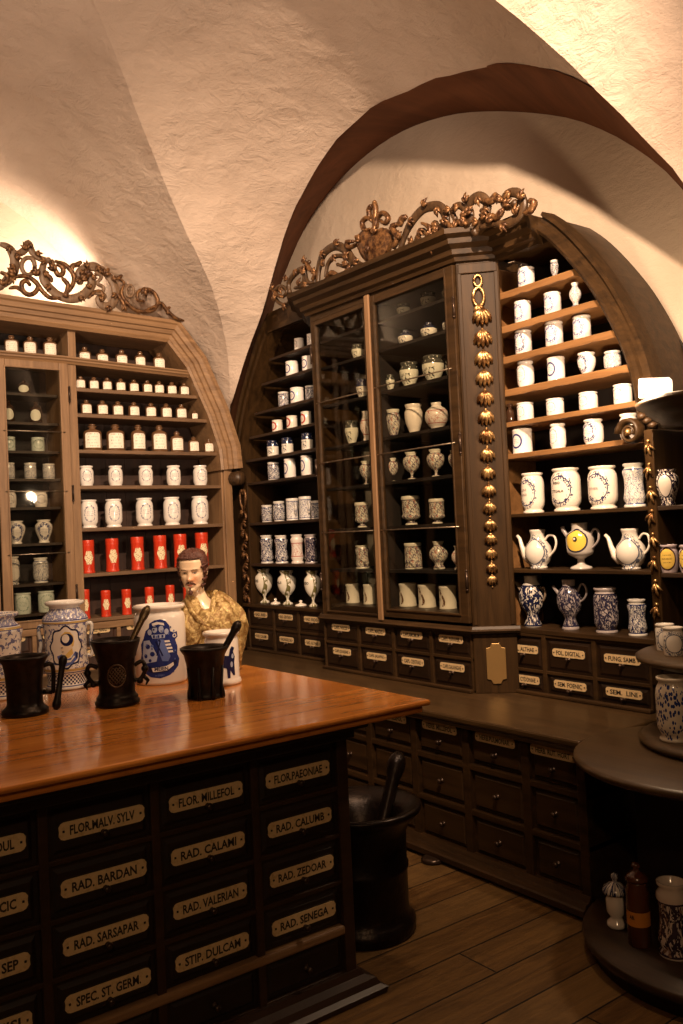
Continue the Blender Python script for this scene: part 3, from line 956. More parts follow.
for z in (2.645, 2.447, 2.25, 2.06, 1.865, 1.617, 1.343, 1.14):
    mb = MB()
    mb.box(FL, 1.08, 2.045, -0.34, -0.09, z - 0.018, z)
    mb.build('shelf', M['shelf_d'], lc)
mb = MB()
mb.box(FL, U0, 3.35, -0.34, 0.02, 1.00, 1.045)
mb.build('bottom_rail', M['cab_x'], lc, bevel=0.004)


def glazed_door(fr, root, u0, u1, z0, z1, n, st, bars, mat, hinge_u, sgn=1, pane_n=None, ridge=True, rails=None):
    rl = rails or st
    d = MB()
    d.box(fr, u0, u0 + st, n - 0.025, n, z0, z1)
    d.box(fr, u1 - st, u1, n - 0.025, n, z0, z1)
    d.box(fr, u0 + st, u1 - st, n - 0.025, n, z0, z0 + rl)
    d.box(fr, u0 + st, u1 - st, n - 0.025, n, z1 - rl, z1)
    door = d.build('glass_door', mat, root, bevel=0.004)
    b = MB()
    i = 0.010
    for (a0, a1, c0, c1) in ((u0 + st - i, u0 + st, z0 + rl - i, z1 - rl + i), (u1 - st, u1 - st + i, z0 + rl - i, z1 - rl + i)):
        b.box(fr, a0, a1, n, n + 0.008, c0, c1)
    for (c0, c1) in ((z0 + rl - i, z0 + rl), (z1 - rl, z1 - rl + i)):
        b.box(fr, u0 + st, u1 - st, n, n + 0.008, c0, c1)
    b.build('glazing_bead', mat, door, bevel=0.002)
    p = MB()
    p.box(fr, u0 + st - 0.004, u1 - st + 0.004, n - 0.014, n - 0.011, z0 + rl - 0.004, z1 - rl + 0.004)
    p.build('glass_pane', M['glass'], door)
    for z in bars:
        g = MB()
        g.tube([fr(u0 + st * 0.6, n + 0.004, z), fr(u1 - st * 0.6, n + 0.004, z)], 0.004, 6)
        k = int((u1 - u0 - 2 * st) / 0.06)
        for q in range(1, k):
            g.ball(fr(u0 + st + (u1 - u0 - 2 * st) * q / k, n + 0.004, z), 0.0055, 6, 4)
        g.build('glazing_bar', M['steel'], door)
    for z in (z0 + (z1 - z0) * 0.12, z0 + (z1 - z0) * 0.5, z0 + (z1 - z0) * 0.88):
        h = MB()
        h.tube([fr(hinge_u, n + 0.004, z - 0.045), fr(hinge_u, n + 0.004, z + 0.045)], 0.008, 8)
        h.ball(fr(hinge_u, n + 0.004, z - 0.05), 0.009, 8, 6)
        h.ball(fr(hinge_u, n + 0.004, z + 0.05), 0.009, 8, 6)
        h.build('hinge', M['knob'], door)
    return door


glazed_door(FL, lc, 1.60, 2.085, 1.05, 2.85, 0.022, 0.062, (2.37, 1.965, 1.545), M['cab_l'], 2.087, rails=0.055)
glazed_door(FL, lc, 1.08, 1.585, 1.05, 2.85, 0.022, 0.062, (2.37, 1.965, 1.545), M['cab_l'], 1.082, rails=0.055)

# carved crest with its numerals
mb = MB()
for pts, w in CREST['left_wood']:
    ribbon(mb, FL, pts, w * 1.6, 0.10, 0.026)
crest = mb.build('carved_crest', M['carved'], lc)
mb = MB()
for pts, w in CREST['left_gilt']:
    ribbon(mb, FL, pts, w * 1.35, 0.12, 0.035)
for u, z, a in ((2.20, 3.45, 1.2), (1.98, 3.45, 2.2), (2.16, 3.42, 0.5), (2.33, 3.47, 1.0), (1.86, 3.40, 1.9), (2.83, 3.40, 0.2), (2.62, 3.42, -1.3), (2.96, 3.28, 0.6), (1.72, 3.38, 2.4)):
    leaf(mb, FL, u, z, a, 0.07, 0.03, 0.13)
foliage_along(mb, FL, CREST['left_wood'], 0.118)
mb.build('gilt_foliage', M['copper'], crest)
for pts, w in CREST['left_digits']:
    mb = MB()
    ribbon(mb, FL, pts, w * 1.5, 0.12, 0.03, taper=False)
    mb.build('numeral', M['carved'], crest)

# drawers under the left cupboard
ld = thing('drawer_bank', 'long bank of small labelled drawers under the left wall cupboard, behind the table', 'drawers', (1.4, 6.05, 0.72))
mb = MB()
mb.box(FL, U0, 3.36, -0.36, -0.32, 0.72, 1.035)
mb.box(FL, U0, 3.36, -0.32, 0.014, 0.72, 0.735)
mb.box(FL, U0, 3.36, -0.32, 0.014, 0.868, 0.882)
mb.box(FL, U0, 3.36, -0.32, 0.014, 1.022, 1.035)
LDC = [(-0.02, None), (0.27, None), (0.56, None), (0.85, None), (1.12, 'FOL.'), (1.385, 'HERB.'), (1.65, 'TINAE'), (1.935, 'FLOR.'), (2.235, 'VERO. NARD'), (2.53, 'VIEN.'), (2.83, 'RAD.'), (3.13, 'SEM.')]
for (a, _), (b, _) in zip(LDC, LDC[1:]):
    mb.box(FL, (a + b) / 2 - 0.014, (a + b) / 2 + 0.014, -0.32, 0.016, 0.735, 1.022)
mb.box(FL, 3.27, 3.36, -0.32, 0.016, 0.735, 1.022)
mb.build('drawer_frame', M['cab_x'], ld, bevel=0.002)
for k, (uc, t_) in enumerate(LDC):
    if k < 4: continue
    lo = (LDC[k - 1][0] + uc) / 2 + 0.015
    hi = (LDC[k + 1][0] + uc) / 2 - 0.015 if k < 11 else 3.269
    for z0, z1, tt in ((0.883, 1.021, t_), (0.736, 0.867, {2: 'SEM.', 1: 'RAD.', 0: 'FLOR.'}[k % 3])):
        drawer(FL, ld, lo, hi, z0, z1, -0.004, tt, lw=0.175, lh=0.045, lz=z1 - 0.028, uc=uc + 0.0, mat=M['back_l'], knob_r=0.009, raise_=0.008)
# base cupboard under it, mostly hidden behind the table
lb = thing('base_cabinet', 'low base cupboard along the left wall, almost hidden behind the table', 'cabinet', (1.4, 5.9, 0))
mb = MB()
mb.box(FL, U0, 2.70, -0.38, 0.42, 0.05, 0.685)
mb.build('carcass', M['base'], lb, bevel=0.004)
mb = MB()
mb.box(FL, U0, 2.74, -0.40, 0.46, 0.685, 0.72)
mb.build('worktop', M['top_w'], lb, bevel=0.008)
mb = MB()
mb.box(FL, U0, 2.73, -0.38, 0.45, 0.0, 0.08)
mb.build('plinth', M['base'], lb, bevel=0.006)
for i in range(5):
    mb = MB()
    u = 0.0 + i * 0.54
    mb.frustum(FL, u, u + 0.48, 0.12, 0.65, 0.42, 0.435, 0.02)
    mb.build('door', M['base'], lb)


# ------------------------------------------------------------------ right wall: worktop and base
wk = MB()
WPTS = [(2.80, 2.235), (2.80, 5.85), (3.80, 5.85), (3.80, 2.235)]
wk.prism([(x, y, 0.69) for x, y in WPTS], (0, 0, 0.034))
wk.box(FW, 2.815, 2.84, 2.26, 5.85, 0.665, 0.69)
wt = wk.build('worktop', M['top_w'], bevel=0.010)
setp(wt, 'long dark brown wooden worktop over the base drawers of the right wall', 'worktop')

bc = thing('base_drawer_cabinet', 'low dark brown base cabinet of square drawers under the right worktop', 'cabinet', (3.1, 3.9, 0))
mb = MB()
mb.box(FB, 2.255, 5.84, -0.92, -0.32, 0.06, 0.688)
mb.box(FB, 2.255, 5.84, -0.32, 0.0, 0.06, 0.085)
for z in (0.275, 0.485):
    mb.box(FB, 2.255, 5.84, -0.32, 0.0, z - 0.014, z + 0.014)
mb.box(FB, 2.255, 5.84, -0.32, 0.0, 0.672, 0.688)
BST = [2.277] + [2.21 + 0.363 * i for i in range(1, 11)]
for u in BST:
    mb.box(FB, u - 0.022, u + 0.022, -0.32, 0.003, 0.08, 0.68)
mb.build('carcass', M['base'], bc, bevel=0.004)
mb = MB()
mb.sweep([(2.85, 2.255, 0), (2.85, 5.84, 0)], (0, 0, 1), [(-0.02, 0.02), (0.055, 0.02), (0.055, 0.045), (0.045, 0.05), (0.035, 0.065), (0.018, 0.07), (0.006, 0.09), (-0.02, 0.09)])
mb.build('base_moulding', M['base'], bc)
for u in (3.14, 4.4, 5.5):
    mb = MB()
    mb.lathe([(0, 0), (0.05, 0), (0.06, 0.012), (0.045, 0.024), (0, 0.026)], (2.80, u, 0), 16)
    mb.build('foot', M['knob'], bc)
BT = ['HERB. RUT. HORT', 'HERB.PULMONAR', 'HERB. MILLEFOL', 'HERB. MALLEFOL', 'HERB.', 'HERB.', 'HERB.', 'HERB.', 'HERB.', 'HERB.']
for i in range(10):
    a, b = BST[i] + 0.022, BST[i + 1] - 0.022
    for r, (z0, z1) in enumerate(((0.087, 0.259), (0.291, 0.469), (0.501, 0.67))):
        dr = drawer(FB, bc, a, b, z0, z1, -0.022, BT[i] if r == 2 else None, lw=0.245, lh=0.042, lz=0.634, uc=(a + b) / 2, sgn=-1, kz=(z0 + z1) / 2 + (-0.02 if r == 2 else 0), mat=M['base'], knob_r=0.012)

# ------------------------------------------------------------------ right wall: three banks of small drawers


def bank(name_label, fr, u0, u1, zb, zt, zm, stiles, texts, lzs, lw, ledge, loc, cap=True):
    t = thing('drawer_bank', name_label, 'drawers', loc)
    mb = MB()
    mb.box(fr, u0, u1, -0.36, -0.30, zb, zt)
    mb.box(fr, u0, u1, -0.30, 0.0, zb, zb + 0.014)
    mb.box(fr, u0, u1, -0.30, 0.0, zm - 0.008, zm + 0.008)
    mb.box(fr, u0, u1, -0.30, 0.0, zt - 0.014, zt)
    for s in stiles:
        mb.box(fr, s - 0.012, s + 0.012, -0.30, 0.002, zb, zt)
    mb.box(fr, u0, u0 + 0.012, -0.3, 0.002, zb, zt)
    mb.box(fr, u1 - 0.012, u1, -0.3, 0.002, zb, zt)
    mb.build('drawer_frame', M['cab_h'], t, bevel=0.002)
    mb = MB()
    mb.box(fr, u0, u1, 0.0, 0.028, zb, zb + 0.02)
    mb.build('lower_moulding', M['cab_h'], t, bevel=0.006)
    edges = [u0 + 0.0] + stiles + [u1 - 0.0]
    k = 0
    for a, b in zip(edges, edges[1:]):
        for r, (z0, z1) in enumerate(((zm + 0.009, zt - 0.015), (zb + 0.015, zm - 0.009))):
            drawer(fr, t, a + 0.013, b - 0.013, z0, z1, -0.010, texts[k][r], lw=lw, lh=0.040, lz=lzs[r], uc=(a + b) / 2, sgn=-1, knob_r=0.009, raise_=0.006, kz=lzs[r] - 0.028)
        k += 1
    return t


bank('small bank of six labelled drawers under the right-hand open shelves', FR, 2.31, 3.20, 0.724, 1.034, 0.845, [2.62, 2.925],
     [('FUNG. SAMB', 'SEM.  LINI'), ('FOL. DIGITAL', 'SEM. FOENIC'), ('FOL. ALTHAE', 'SEM. CYDONIAE')], (0.952, 0.796), 0.20, 0, (3.6, 2.8, 0.724))
bank('wide bank of eight labelled drawers under the glazed cupboard', FC, 3.262, 4.60, 0.724, 1.034, 0.898, [3.58, 3.905, 4.235],
     [('CAPS. PAPAVER', 'CAPS.GALANGAE'), ('CAPS.AMOMUM', 'CAPS. CERTRAE'), ('CAPS. MAIDIS', 'CAPS. JALAPAE'), ('CAPS. NUCIS', 'CAPS.QUASSIAE')], (0.996, 0.845), 0.19, 0, (3.4, 3.95, 0.724))
bank('narrow bank of six labelled drawers under the shadowy left bay of open shelves', FR, 4.82, 5.85, 0.724, 1.055, 0.90, [5.155, 5.485],
     [('RAD. IRIDIS', 'RAD. ALTHAE'), ('RAD. GENTIAN', 'RAD.ANGELICAE'), ('RAD. RHEI', 'RAD. CALAMI')], (1.0, 0.836), 0.19, 0, (3.6, 5.3, 0.724))

# ------------------------------------------------------------------ right wall: open bay on the right
rb = thing('arched_shelf_bay', 'right-hand open shelf bay with a curved moulded frame, lit shelves of white jars and teapots', 'shelving', (3.6, 2.8, 1.034))
mb = MB()
mb.plate(FR, [(3.235, 1.034), (3.235, 3.12), (2.86, 3.12), (2.70, 2.98), (2.52, 2.78), (2.38, 2.58), (2.26, 2.38), (2.20, 2.2), (2.20, 1.034)], -0.355, -0.335)
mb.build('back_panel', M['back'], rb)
RIN = [(2.282, 2.02), (2.291, 2.146), (2.328, 2.298), (2.393, 2.458), (2.499, 2.649), (2.635, 2.84), (2.745, 2.96)]
FRM = [(2.245, 2.03), (2.250, 2.146), (2.285, 2.32), (2.355, 2.50), (2.46, 2.70), (2.59, 2.885), (2.705, 3.02), (2.80, 3.105)]
FRM = [(c[0], c[1]) for c in catmull([(a, b, 0) for a, b in FRM], 4)]
mb = MB()
sweep2(mb, FR, FRM, [(-0.05, -0.06), (-0.05, 0.035), (-0.035, 0.045), (-0.028, 0.03), (-0.008, 0.03), (0.0, 0.012), (0.022, 0.012), (0.028, 0.03), (0.046, 0.03), (0.05, -0.06)])
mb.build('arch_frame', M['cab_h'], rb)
mb = MB()
sweep2(mb, FR, FRM, [(-0.052, -0.355), (-0.052, -0.05), (0.03, -0.05), (0.03, -0.355)])
mb.build('side_board', M['cab_h'], rb)
mb = MB()
mb.box(FR, 2.215, 2.285, -0.335, 0.0, 1.05, 2.06)
mb.build('upright', M['cab'], rb, bevel=0.003)
mb = MB()
mb.box(FR, 3.20, 3.235, -0.335, -0.03, 1.05, 2.99)
mb.build('upright', M['shelf_r'], rb, bevel=0.003)
SR = [('R0', 2.82, 2.625), ('R1', 2.642, 2.49), ('R2', 2.48, 2.395), ('R3', 2.307, 2.33), ('R4', 2.135, 2.285), ('R5', 1.967, 2.28), ('R6', 1.653, 2.28), ('R7', 1.364, 2.28)]
for nm, z, u0 in SR:
    mb = MB()
    th = 0.034 if z > 2.2 else (0.026 if z > 1.9 else 0.018)
    mb.box(FR, u0, 3.20, -0.335, -0.004, z - th, z)
    # worn, wavy front lip
    if z > 2.2:
        pts = []
        for i in range(13):
            u = u0 + (3.20 - u0) * i / 12
            pts.append((u, z - th - 0.006 * abs(sin(i * 1.3 + z * 9))))
        mb.plate(FR, [(u0, z - 0.003)] + [(3.20, z - 0.003)] + pts[::-1], -0.012, 0.002)
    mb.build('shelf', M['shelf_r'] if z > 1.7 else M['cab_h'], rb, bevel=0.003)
mb = MB()
mb.prism([(3.40, 2.19, 1.034), (3.42, 3.08, 1.034), (3.78, 3.235, 1.034), (3.78, 2.19, 1.034)], (0, 0, 0.026))
mb.build('shelf', M['cab_h'], rb, bevel=0.004)
COR = [(-0.02, 0.0), (0.02, 0.0), (0.028, 0.02), (0.05, 0.03), (0.055, 0.055), (0.09, 0.075), (0.095, 0.10), (0.13, 0.115), (0.135, 0.14), (-0.02, 0.14)]
mb = MB()
mb.sweep([(3.40, 3.08, 2.985), (3.40, 2.80, 2.985)][::-1], (0, 0, 1), [(a, b) for a, b in COR])
mb.box(FR, 2.76, 3.08, -0.34, -0.02, 3.0, 3.1)
mb.build('cornice', M['cab_h'], rb)
mb = MB()   # scroll bracket at the foot of the curved frame


def volute(mb, fr, uc, zc, r, n0, n1, turns=1.6, sgn=1, w=0.3, mi=0):
    pts = []
    N = 26
    for i in range(N + 1):
        a = 2 * pi * turns * i / N
        rr = r * (1 - 0.72 * i / N)
        pts.append((uc + sgn * rr * cos(a), zc + rr * sin(a)))
    c = [Vector(fr(u, (n0 + n1) / 2, z)) for u, z in pts]
    N0 = Vector(fr(0, 1, 0)) - Vector(fr(0, 0, 0))
    mb.tube(c, [r * w * (1 - 0.5 * i / N) for i in range(N + 1)], 8, mi, flat=(n1 - n0) / (2 * r * w), nrm=N0)


volute(mb, FR, 2.30, 1.985, 0.060, 0.03, 0.115, sgn=1, w=0.24)
mb.build('scroll_bracket', M['cab_h'], rb)
mb = MB()
mb.ball(FR(2.30, 0.10, 1.985), 0.018, 10, 8)
for i in range(7):
    u, z = 2.235, 1.84 - i * 0.11
    leaf(mb, FR, u, z, -1.35 if i % 2 else -1.8, 0.06, 0.013, 0.004)
    mb.ball(FR(u, 0.004, z + 0.012), 0.009, 8, 6)
mb.build('gilt_foliage', M['gold'], rb)
mb = MB()
for k in range(3):
    mb.ball(FR(2.245 - 0.012 * k, 0.07 - 0.02 * k, 2.05 + 0.0 * k - 0.02 * k), 0.022, 10, 8, 0, (1, 1, 0.7))
mb.build('carved_leaf', M['carved_d'], rb)

# ------------------------------------------------------------------ left open bay
lbay = thing('arched_shelf_bay', 'shadowy left open shelf bay in the corner with goblet jars on its lowest shelf', 'shelving', (3.6, 5.3, 1.055))
mb = MB()
mb.plate(FR, [(4.80, 1.055), (4.80, 3.2), (5.36, 3.2), (5.50, 3.0), (5.66, 2.75), (5.82, 2.45), (5.90, 2.1), (5.90, 1.055)], -0.355, -0.335)
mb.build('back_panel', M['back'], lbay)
LFR = [(5.90, 2.0), (5.885, 2.15), (5.835, 2.36), (5.73, 2.60), (5.60, 2.80), (5.47, 2.98), (5.36, 3.10), (5.28, 3.17)]
LFR = [(c[0], c[1]) for c in catmull([(a, b, 0) for a, b in LFR], 4)]
mb = MB()
sweep2(mb, FR, LFR, [(-0.075, -0.06), (-0.075, 0.03), (-0.06, 0.045), (-0.045, 0.03), (-0.01, 0.03), (0.0, 0.015), (0.03, 0.015), (0.045, 0.03), (0.07, 0.03), (0.075, -0.06)])
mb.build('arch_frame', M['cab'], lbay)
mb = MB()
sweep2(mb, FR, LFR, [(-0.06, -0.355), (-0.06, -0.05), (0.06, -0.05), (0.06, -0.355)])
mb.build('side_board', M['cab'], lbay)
mb = MB()
mb.box(FR, 5.785, 5.885, -0.335, 0.0, 1.08, 2.02)
mb.box(FR, 5.885, 6.09, -0.08, -0.03, 0.724, 2.6)
mb.build('upright', M['cab'], lbay, bevel=0.003)
mb = MB()
mb.box(FR, 4.80, 4.835, -0.335, -0.02, 1.08, 3.10)
mb.build('upright', M['cab'], lbay, bevel=0.003)
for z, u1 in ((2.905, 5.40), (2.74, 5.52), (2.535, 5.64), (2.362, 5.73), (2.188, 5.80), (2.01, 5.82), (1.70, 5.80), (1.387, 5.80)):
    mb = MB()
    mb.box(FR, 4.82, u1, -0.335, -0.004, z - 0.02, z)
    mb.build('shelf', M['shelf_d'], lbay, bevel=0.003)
mb = MB()
mb.box(FR, 4.82, 5.90, -0.335, 0.02, 1.055, 1.08)
mb.build('shelf', M['cab_h'], lbay, bevel=0.004)
mb = MB()
mb.sweep([(3.40, 5.33, 3.08), (3.40, 4.82, 3.08)][::-1], (0, 0, 1), [(-a, b) for a, b in COR][::-1])
mb.box(FR, 4.80, 5.33, -0.34, -0.02, 3.08, 3.2)
mb.build('cornice', M['cab_h'], lbay)
mb = MB()
for k in range(4):
    mb.lathe([(0.05, 0), (0.056, 0.012), (0.05, 0.024)], (3.36, 5.80 + 0.026 * k - 0.02, 2.05), 14, axis=(0, 1, 0))
mb.tube([(3.36, 5.77, 2.05), (3.36, 5.90, 2.05)], 0.046, 14)
mb.build('scroll_bracket', M['carved_d'], lbay)
mb = MB()
ribbon(mb, FR, [(5.835, 1.80), (5.80, 1.86), (5.795, 1.93), (5.82, 1.96), (5.835, 1.93)], 0.02, 0.012, 0.02)
ribbon(mb, FR, [(5.835, 1.80), (5.87, 1.86), (5.875, 1.93), (5.85, 1.96), (5.835, 1.93)], 0.02, 0.012, 0.02)
for i in range(9):
    z = 1.80 - i * 0.082
    s = 1 if i % 2 else -1
    ribbon(mb, FR, [(5.835, z), (5.835 + s * 0.03, z - 0.03), (5.835 + s * 0.035, z - 0.065), (5.835 + s * 0.01, z - 0.07)], 0.018, 0.012, 0.02)
    leaf(mb, FR, 5.835, z, -1.57 - s * 0.8, 0.06, 0.018, 0.014)
    mb.ball(FR(5.835 - s * 0.02, 0.014, z - 0.04), 0.010, 8, 6)
mb.build('gilt_foliage', M['copper'], lbay)

# ------------------------------------------------------------------ glazed centre
gc = thing('glazed_cabinet', 'tall projecting cupboard with two glazed doors and a carved heart-shield crest', 'cabinet', (3.5, 3.97, 1.034))
mb = MB()
mb.box(FC, 3.25, 4.63, -0.53, -0.51, 1.034, 3.06)
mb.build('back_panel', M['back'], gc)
mb = MB()
mb.prism([(3.25, 4.60, 1.05), (3.42, 4.80, 1.05), (3.76, 4.80, 1.05), (3.76, 4.77, 1.05), (3.43, 4.77, 1.05), (3.27, 4.575, 1.05)], (0, 0, 2.0))
mb.build('side_board', M['cab'], gc)
mb = MB()
mb.box(FC, 4.03, 4.05, -0.50, -0.10, 1.05, 3.0)
mb.build('upright', M['back'], gc)
for z in (2.865, 2.69, 2.437, 2.16, 1.89, 1.623, 1.36):
    mb = MB()
    mb.box(FC, 3.28, 4.62, -0.51, -0.085, z - 0.018, z)
    mb.build('shelf', M['back'], gc)
mb = MB()
mb.box(FC, 3.30, 4.60, -0.51, -0.03, 1.10, 1.135)
mb.build('shelf', M['shelf_d'], gc)
mb = MB()
mb.prism([(3.24, 3.24, 1.034), (3.24, 4.61, 1.034), (3.41, 4.81, 1.034), (3.77, 4.81, 1.034), (3.77, 3.24, 1.034), (3.41, 3.09, 1.034)], (0, 0, 0.02))
mb.build('base_board', M['cab_h'], gc, bevel=0.004)
mb = MB()
mb.sweep([(3.42, 4.81, 1.04), (3.245, 4.61, 1.04), (3.245, 3.24, 1.04), (3.415, 3.07, 1.04)], (0, 0, 1),
         [(0.0, 0.0), (-0.02, 0.0), (-0.03, 0.012), (-0.02, 0.02), (-0.012, 0.034), (0.0, 0.036)])
mb.build('base_moulding', M['cab_h'], gc)
# frieze above the doors
mb = MB()
mb.box(FC, 3.25, 4.60, -0.50, 0.0, 2.975, 3.06)
mb.build('frieze', M['cab_h'], gc, bevel=0.003)
mb = MB()
mb.sweep([(3.42, 4.83, 3.02), (3.25, 4.62, 3.02), (3.25, 3.24, 2.995), (3.42, 3.07, 2.995)], (0, 0, 1),
         [(-a, b) for a, b in COR][::-1])
mb.prism([(3.22, 3.23, 3.10), (3.22, 4.62, 3.13), (3.42, 4.83, 3.13), (3.77, 4.83, 3.13), (3.77, 3.24, 3.10), (3.41, 3.07, 3.10)], (0, 0, 0.02))
mb.build('cornice', M['cab_h'], gc)
dl = glazed_door(FC, gc, 3.985, 4.60, 1.05, 2.995, -0.002, 0.055, (2.44, 2.05, 1.60), M['cab_h'], 4.603, rails=0.05)
dr = glazed_door(FC, gc, 3.252, 3.975, 1.09, 2.985, 0.022, 0.062, (2.44, 2.045, 1.60), M['cab_h'], 3.250, rails=0.05)
mb = MB()
mb.box(FC, 3.955, 3.995, 0.018, 0.034, 1.07, 3.0)
mb.build('door_strip', M['cab_l'], dr, bevel=0.004)
# canted pilaster
mb = MB()
mb.prism([(3.245, 3.245, 1.06), (3.405, 3.085, 1.06), (3.44, 3.12, 1.06), (3.28, 3.28, 1.06)], (0, 0, 1.94))
pil = mb.build('pilaster', M['cab'], gc, bevel=0.006)
s2 = sqrt(0.5)


def FP(u, n, z): return (3.325 - u * s2 - n * s2, 3.165 + u * s2 - n * s2, z)   # face of the pilaster, u towards the doors


mb = MB()
for a, b in ((-0.105, -0.085), (0.085, 0.105)):
    mb.box(FP, a, b, -0.002, 0.008, 1.08, 2.98)
mb.box(FP, -0.10, 0.10, -0.002, 0.012, 2.93, 2.98)
mb.build('pilaster_moulding', M['cab'], pil, bevel=0.003)
mb = MB()
ring = [FP(0.0 + 0.028 * cos(a), 0.014, 2.80 + 0.05 * sin(a)) for a in [2 * pi * i / 16 for i in range(17)]]
mb.tube(ring, 0.009, 6, nrm=(s2, s2, 0))
ring = [FP(0.0 + 0.02 * cos(a), 0.014, 2.885 + 0.03 * sin(a)) for a in [2 * pi * i / 16 for i in range(17)]]
mb.tube(ring, 0.008, 6, nrm=(s2, s2, 0))
leaf(mb, FP, 0.0, 2.76, -1.57, 0.07, 0.022, 0.014)
leaf(mb, FP, 0.015, 2.73, -2.3, 0.06, 0.02, 0.014)
mb.build('gilt_knot', M['gold'], pil)
hz = [2.69, 2.576, 2.469, 2.366, 2.261, 2.16, 2.062, 1.964, 1.869, 1.778, 1.687, 1.596, 1.524, 1.449, 1.374, 1.313]
for i, z in enumerate(hz):
    mb = MB()
    s = 1.2 - 0.035 * i
    u = 0.0 - 0.012 * (15 - i) / 15
    for da in (-0.75, -0.38, 0.0, 0.38, 0.75):
        pts = []
        for t in range(6):
            f_ = t / 5
            rr = 0.075 * s * f_
            pts.append(FP(u + sin(da) * rr * 1.15 * (1 - 0.35 * f_ * f_), 0.008 + 0.022 * s * sin(pi * (0.25 + f_ * 0.75)), z + 0.035 * s - cos(da) * rr))
        mb.tube(pts, [q * s for q in (0.009, 0.013, 0.014, 0.012, 0.008, 0.002)], 6)
    mb.ball(FP(u, 0.012, z + 0.038 * s), 0.009 * s, 8, 6)
    mb.ball(FP(u, 0.010, z - 0.05 * s), 0.006 * s, 8, 6)
    mb.build('gilt_husk', M['gold'], pil)
mb = MB()
mb.prism([(3.247, 3.247, 0.724), (3.407, 3.087, 0.724), (3.44, 3.12, 0.724), (3.28, 3.28, 0.724)], (0, 0, 0.31))
mb.build('pilaster_foot', M['cab'], gc, bevel=0.004)
mb = MB()
cp = [(-0.05, 0.80), (-0.03, 0.795), (-0.02, 0.775), (0.02, 0.775), (0.03, 0.795), (0.05, 0.80), (0.05, 0.96), (0.03, 0.965), (0.02, 0.985), (-0.02, 0.985), (-0.03, 0.965), (-0.05, 0.96)]
mb.plate(FP, cp, 0.0, 0.006)
mb.build('plain_brass_cartouche', M['brass'], gc, bevel=0.002)
# crest with heart shield
mb = MB()
for pts, w in CREST['right_wood']:
    ribbon(mb, FR, pts, w * 1.6, 0.22, 0.028)
c2 = mb.build('carved_crest', M['carved_d'], gc)
mb = MB()
hp = [(c[0], c[1]) for c in catmull([(a, b, 0) for a, b in CREST['heart'] + [CREST['heart'][0]]], 4)[:-1]]
hc = (sum(p[0] for p in hp) / len(hp), sum(p[1] for p in hp) / len(hp))
vs = [FR(u, 0.20, z) for u, z in hp] + [FR(u, 0.235, z) for u, z in hp] + [FR(hc[0] + (u - hc[0]) * 0.8, 0.25, hc[1] + (z - hc[1]) * 0.8) for u, z in hp] + [FR(hc[0] + (u - hc[0]) * 0.4, 0.265, hc[1] + (z - hc[1]) * 0.4) for u, z in hp]
k = len(hp)
fs = [(r * k + i, r * k + (i + 1) % k, (r + 1) * k + (i + 1) % k, (r + 1) * k + i) for r in range(3) for i in range(k)]
fs += [tuple(range(k)), tuple(range(3 * k, 4 * k))]
mb.add(vs, fs, 0)
for u, z, a in ((3.93, 3.30, 0.9), (3.80, 3.30, 2.1), (3.86, 3.21, 1.5)):
    leaf(mb, FR, u, z, a, 0.06, 0.022, 0.262)
mb.build('heart_shield', M['copper'], c2)
mb = MB()
for pts, w in CREST['right_gilt']:
    ribbon(mb, FR, pts, w * 1.5, 0.235, 0.035)
foliage_along(mb, FR, CREST['right_wood'], 0.242)
mb.build('gilt_foliage', M['copper'], c2)

# ------------------------------------------------------------------ rounded stand in the right corner
st = thing('rounded_corner_stand', 'dark round-fronted corner stand with shelves, at the right edge of the picture', 'stand', (2.95, 1.74, 0))
CX_, CY_ = 2.95, 1.74


def dprof(r, dz0, dz1):
    return [(0, dz0), (r - 0.03, dz0), (r - 0.012, dz0 + 0.006), (r, (dz0 + dz1) / 2), (r - 0.004, dz1 - 0.006), (r - 0.016, dz1), (0, dz1)]


mb = MB()
mb.lathe([(0, 0), (0.47, 0), (0.475, 0.05), (0.50, 0.055), (0.507, 0.075), (0.50, 0.088), (0.485, 0.09), (0.48, 0.1), (0, 0.1)], (CX_, CY_, 0), 64)
mb.build('round_plinth', M['base'], st)
mb = MB()
mb.lathe([(0, 0.69), (0.46, 0.69), (0.47, 0.70), (0.495, 0.703), (0.508, 0.714), (0.505, 0.728), (0.49, 0.734), (0, 0.734)], (CX_, CY_, 0), 64)
mb.build('round_worktop', M['top_w'], st)
mb = MB()
mb.box(FW, 3.03, 3.10, 1.25, 2.16, 0.10, 0.69)
mb.box(FW, 2.60, 3.06, 1.40, 1.47, 0.10, 0.69)
mb.build('partition', M['tbl'], st, bevel=0.004)
mb = MB()
mb.lathe([(0, 0.734), (0.36, 0.734), (0.385, 0.742), (0.39, 0.755), (0.37, 0.768), (0.345, 0.772), (0, 0.772)], (3.16, 1.74, 0), 56)
mb.build('round_step', M['top_w'], st)
mb = MB()
mb.lathe([(0, 1.025), (0.38, 1.025), (0.405, 1.035), (0.408, 1.05), (0.39, 1.06), (0, 1.06)], (3.27, 1.79, 0), 56)
mb.build('round_shelf', M['top_w'], st)
mb = MB()
mb.box(FW, 3.34, 3.79, 1.25, 2.20, 0.734, 1.03)
mb.build('drawer_box', M['tbl'], st)
mb = MB()
mb.box(FS, 2.15, 2.195, -0.48, 0.0, 1.06, 1.98)
mb.build('side_panel', M['cab'], st, bevel=0.004)
mb = MB()
mb.box(FS, 1.22, 2.15, -0.50, -0.48, 1.06, 2.05)
mb.build('back_panel', M['back'], st)
for z in (1.65, 1.365):
    mb = MB()
    mb.box(FS, 1.22, 2.15, -0.48, -0.005, z - 0.02, z)
    mb.build('shelf', M['shelf_d'], st, bevel=0.003)
mb = MB()
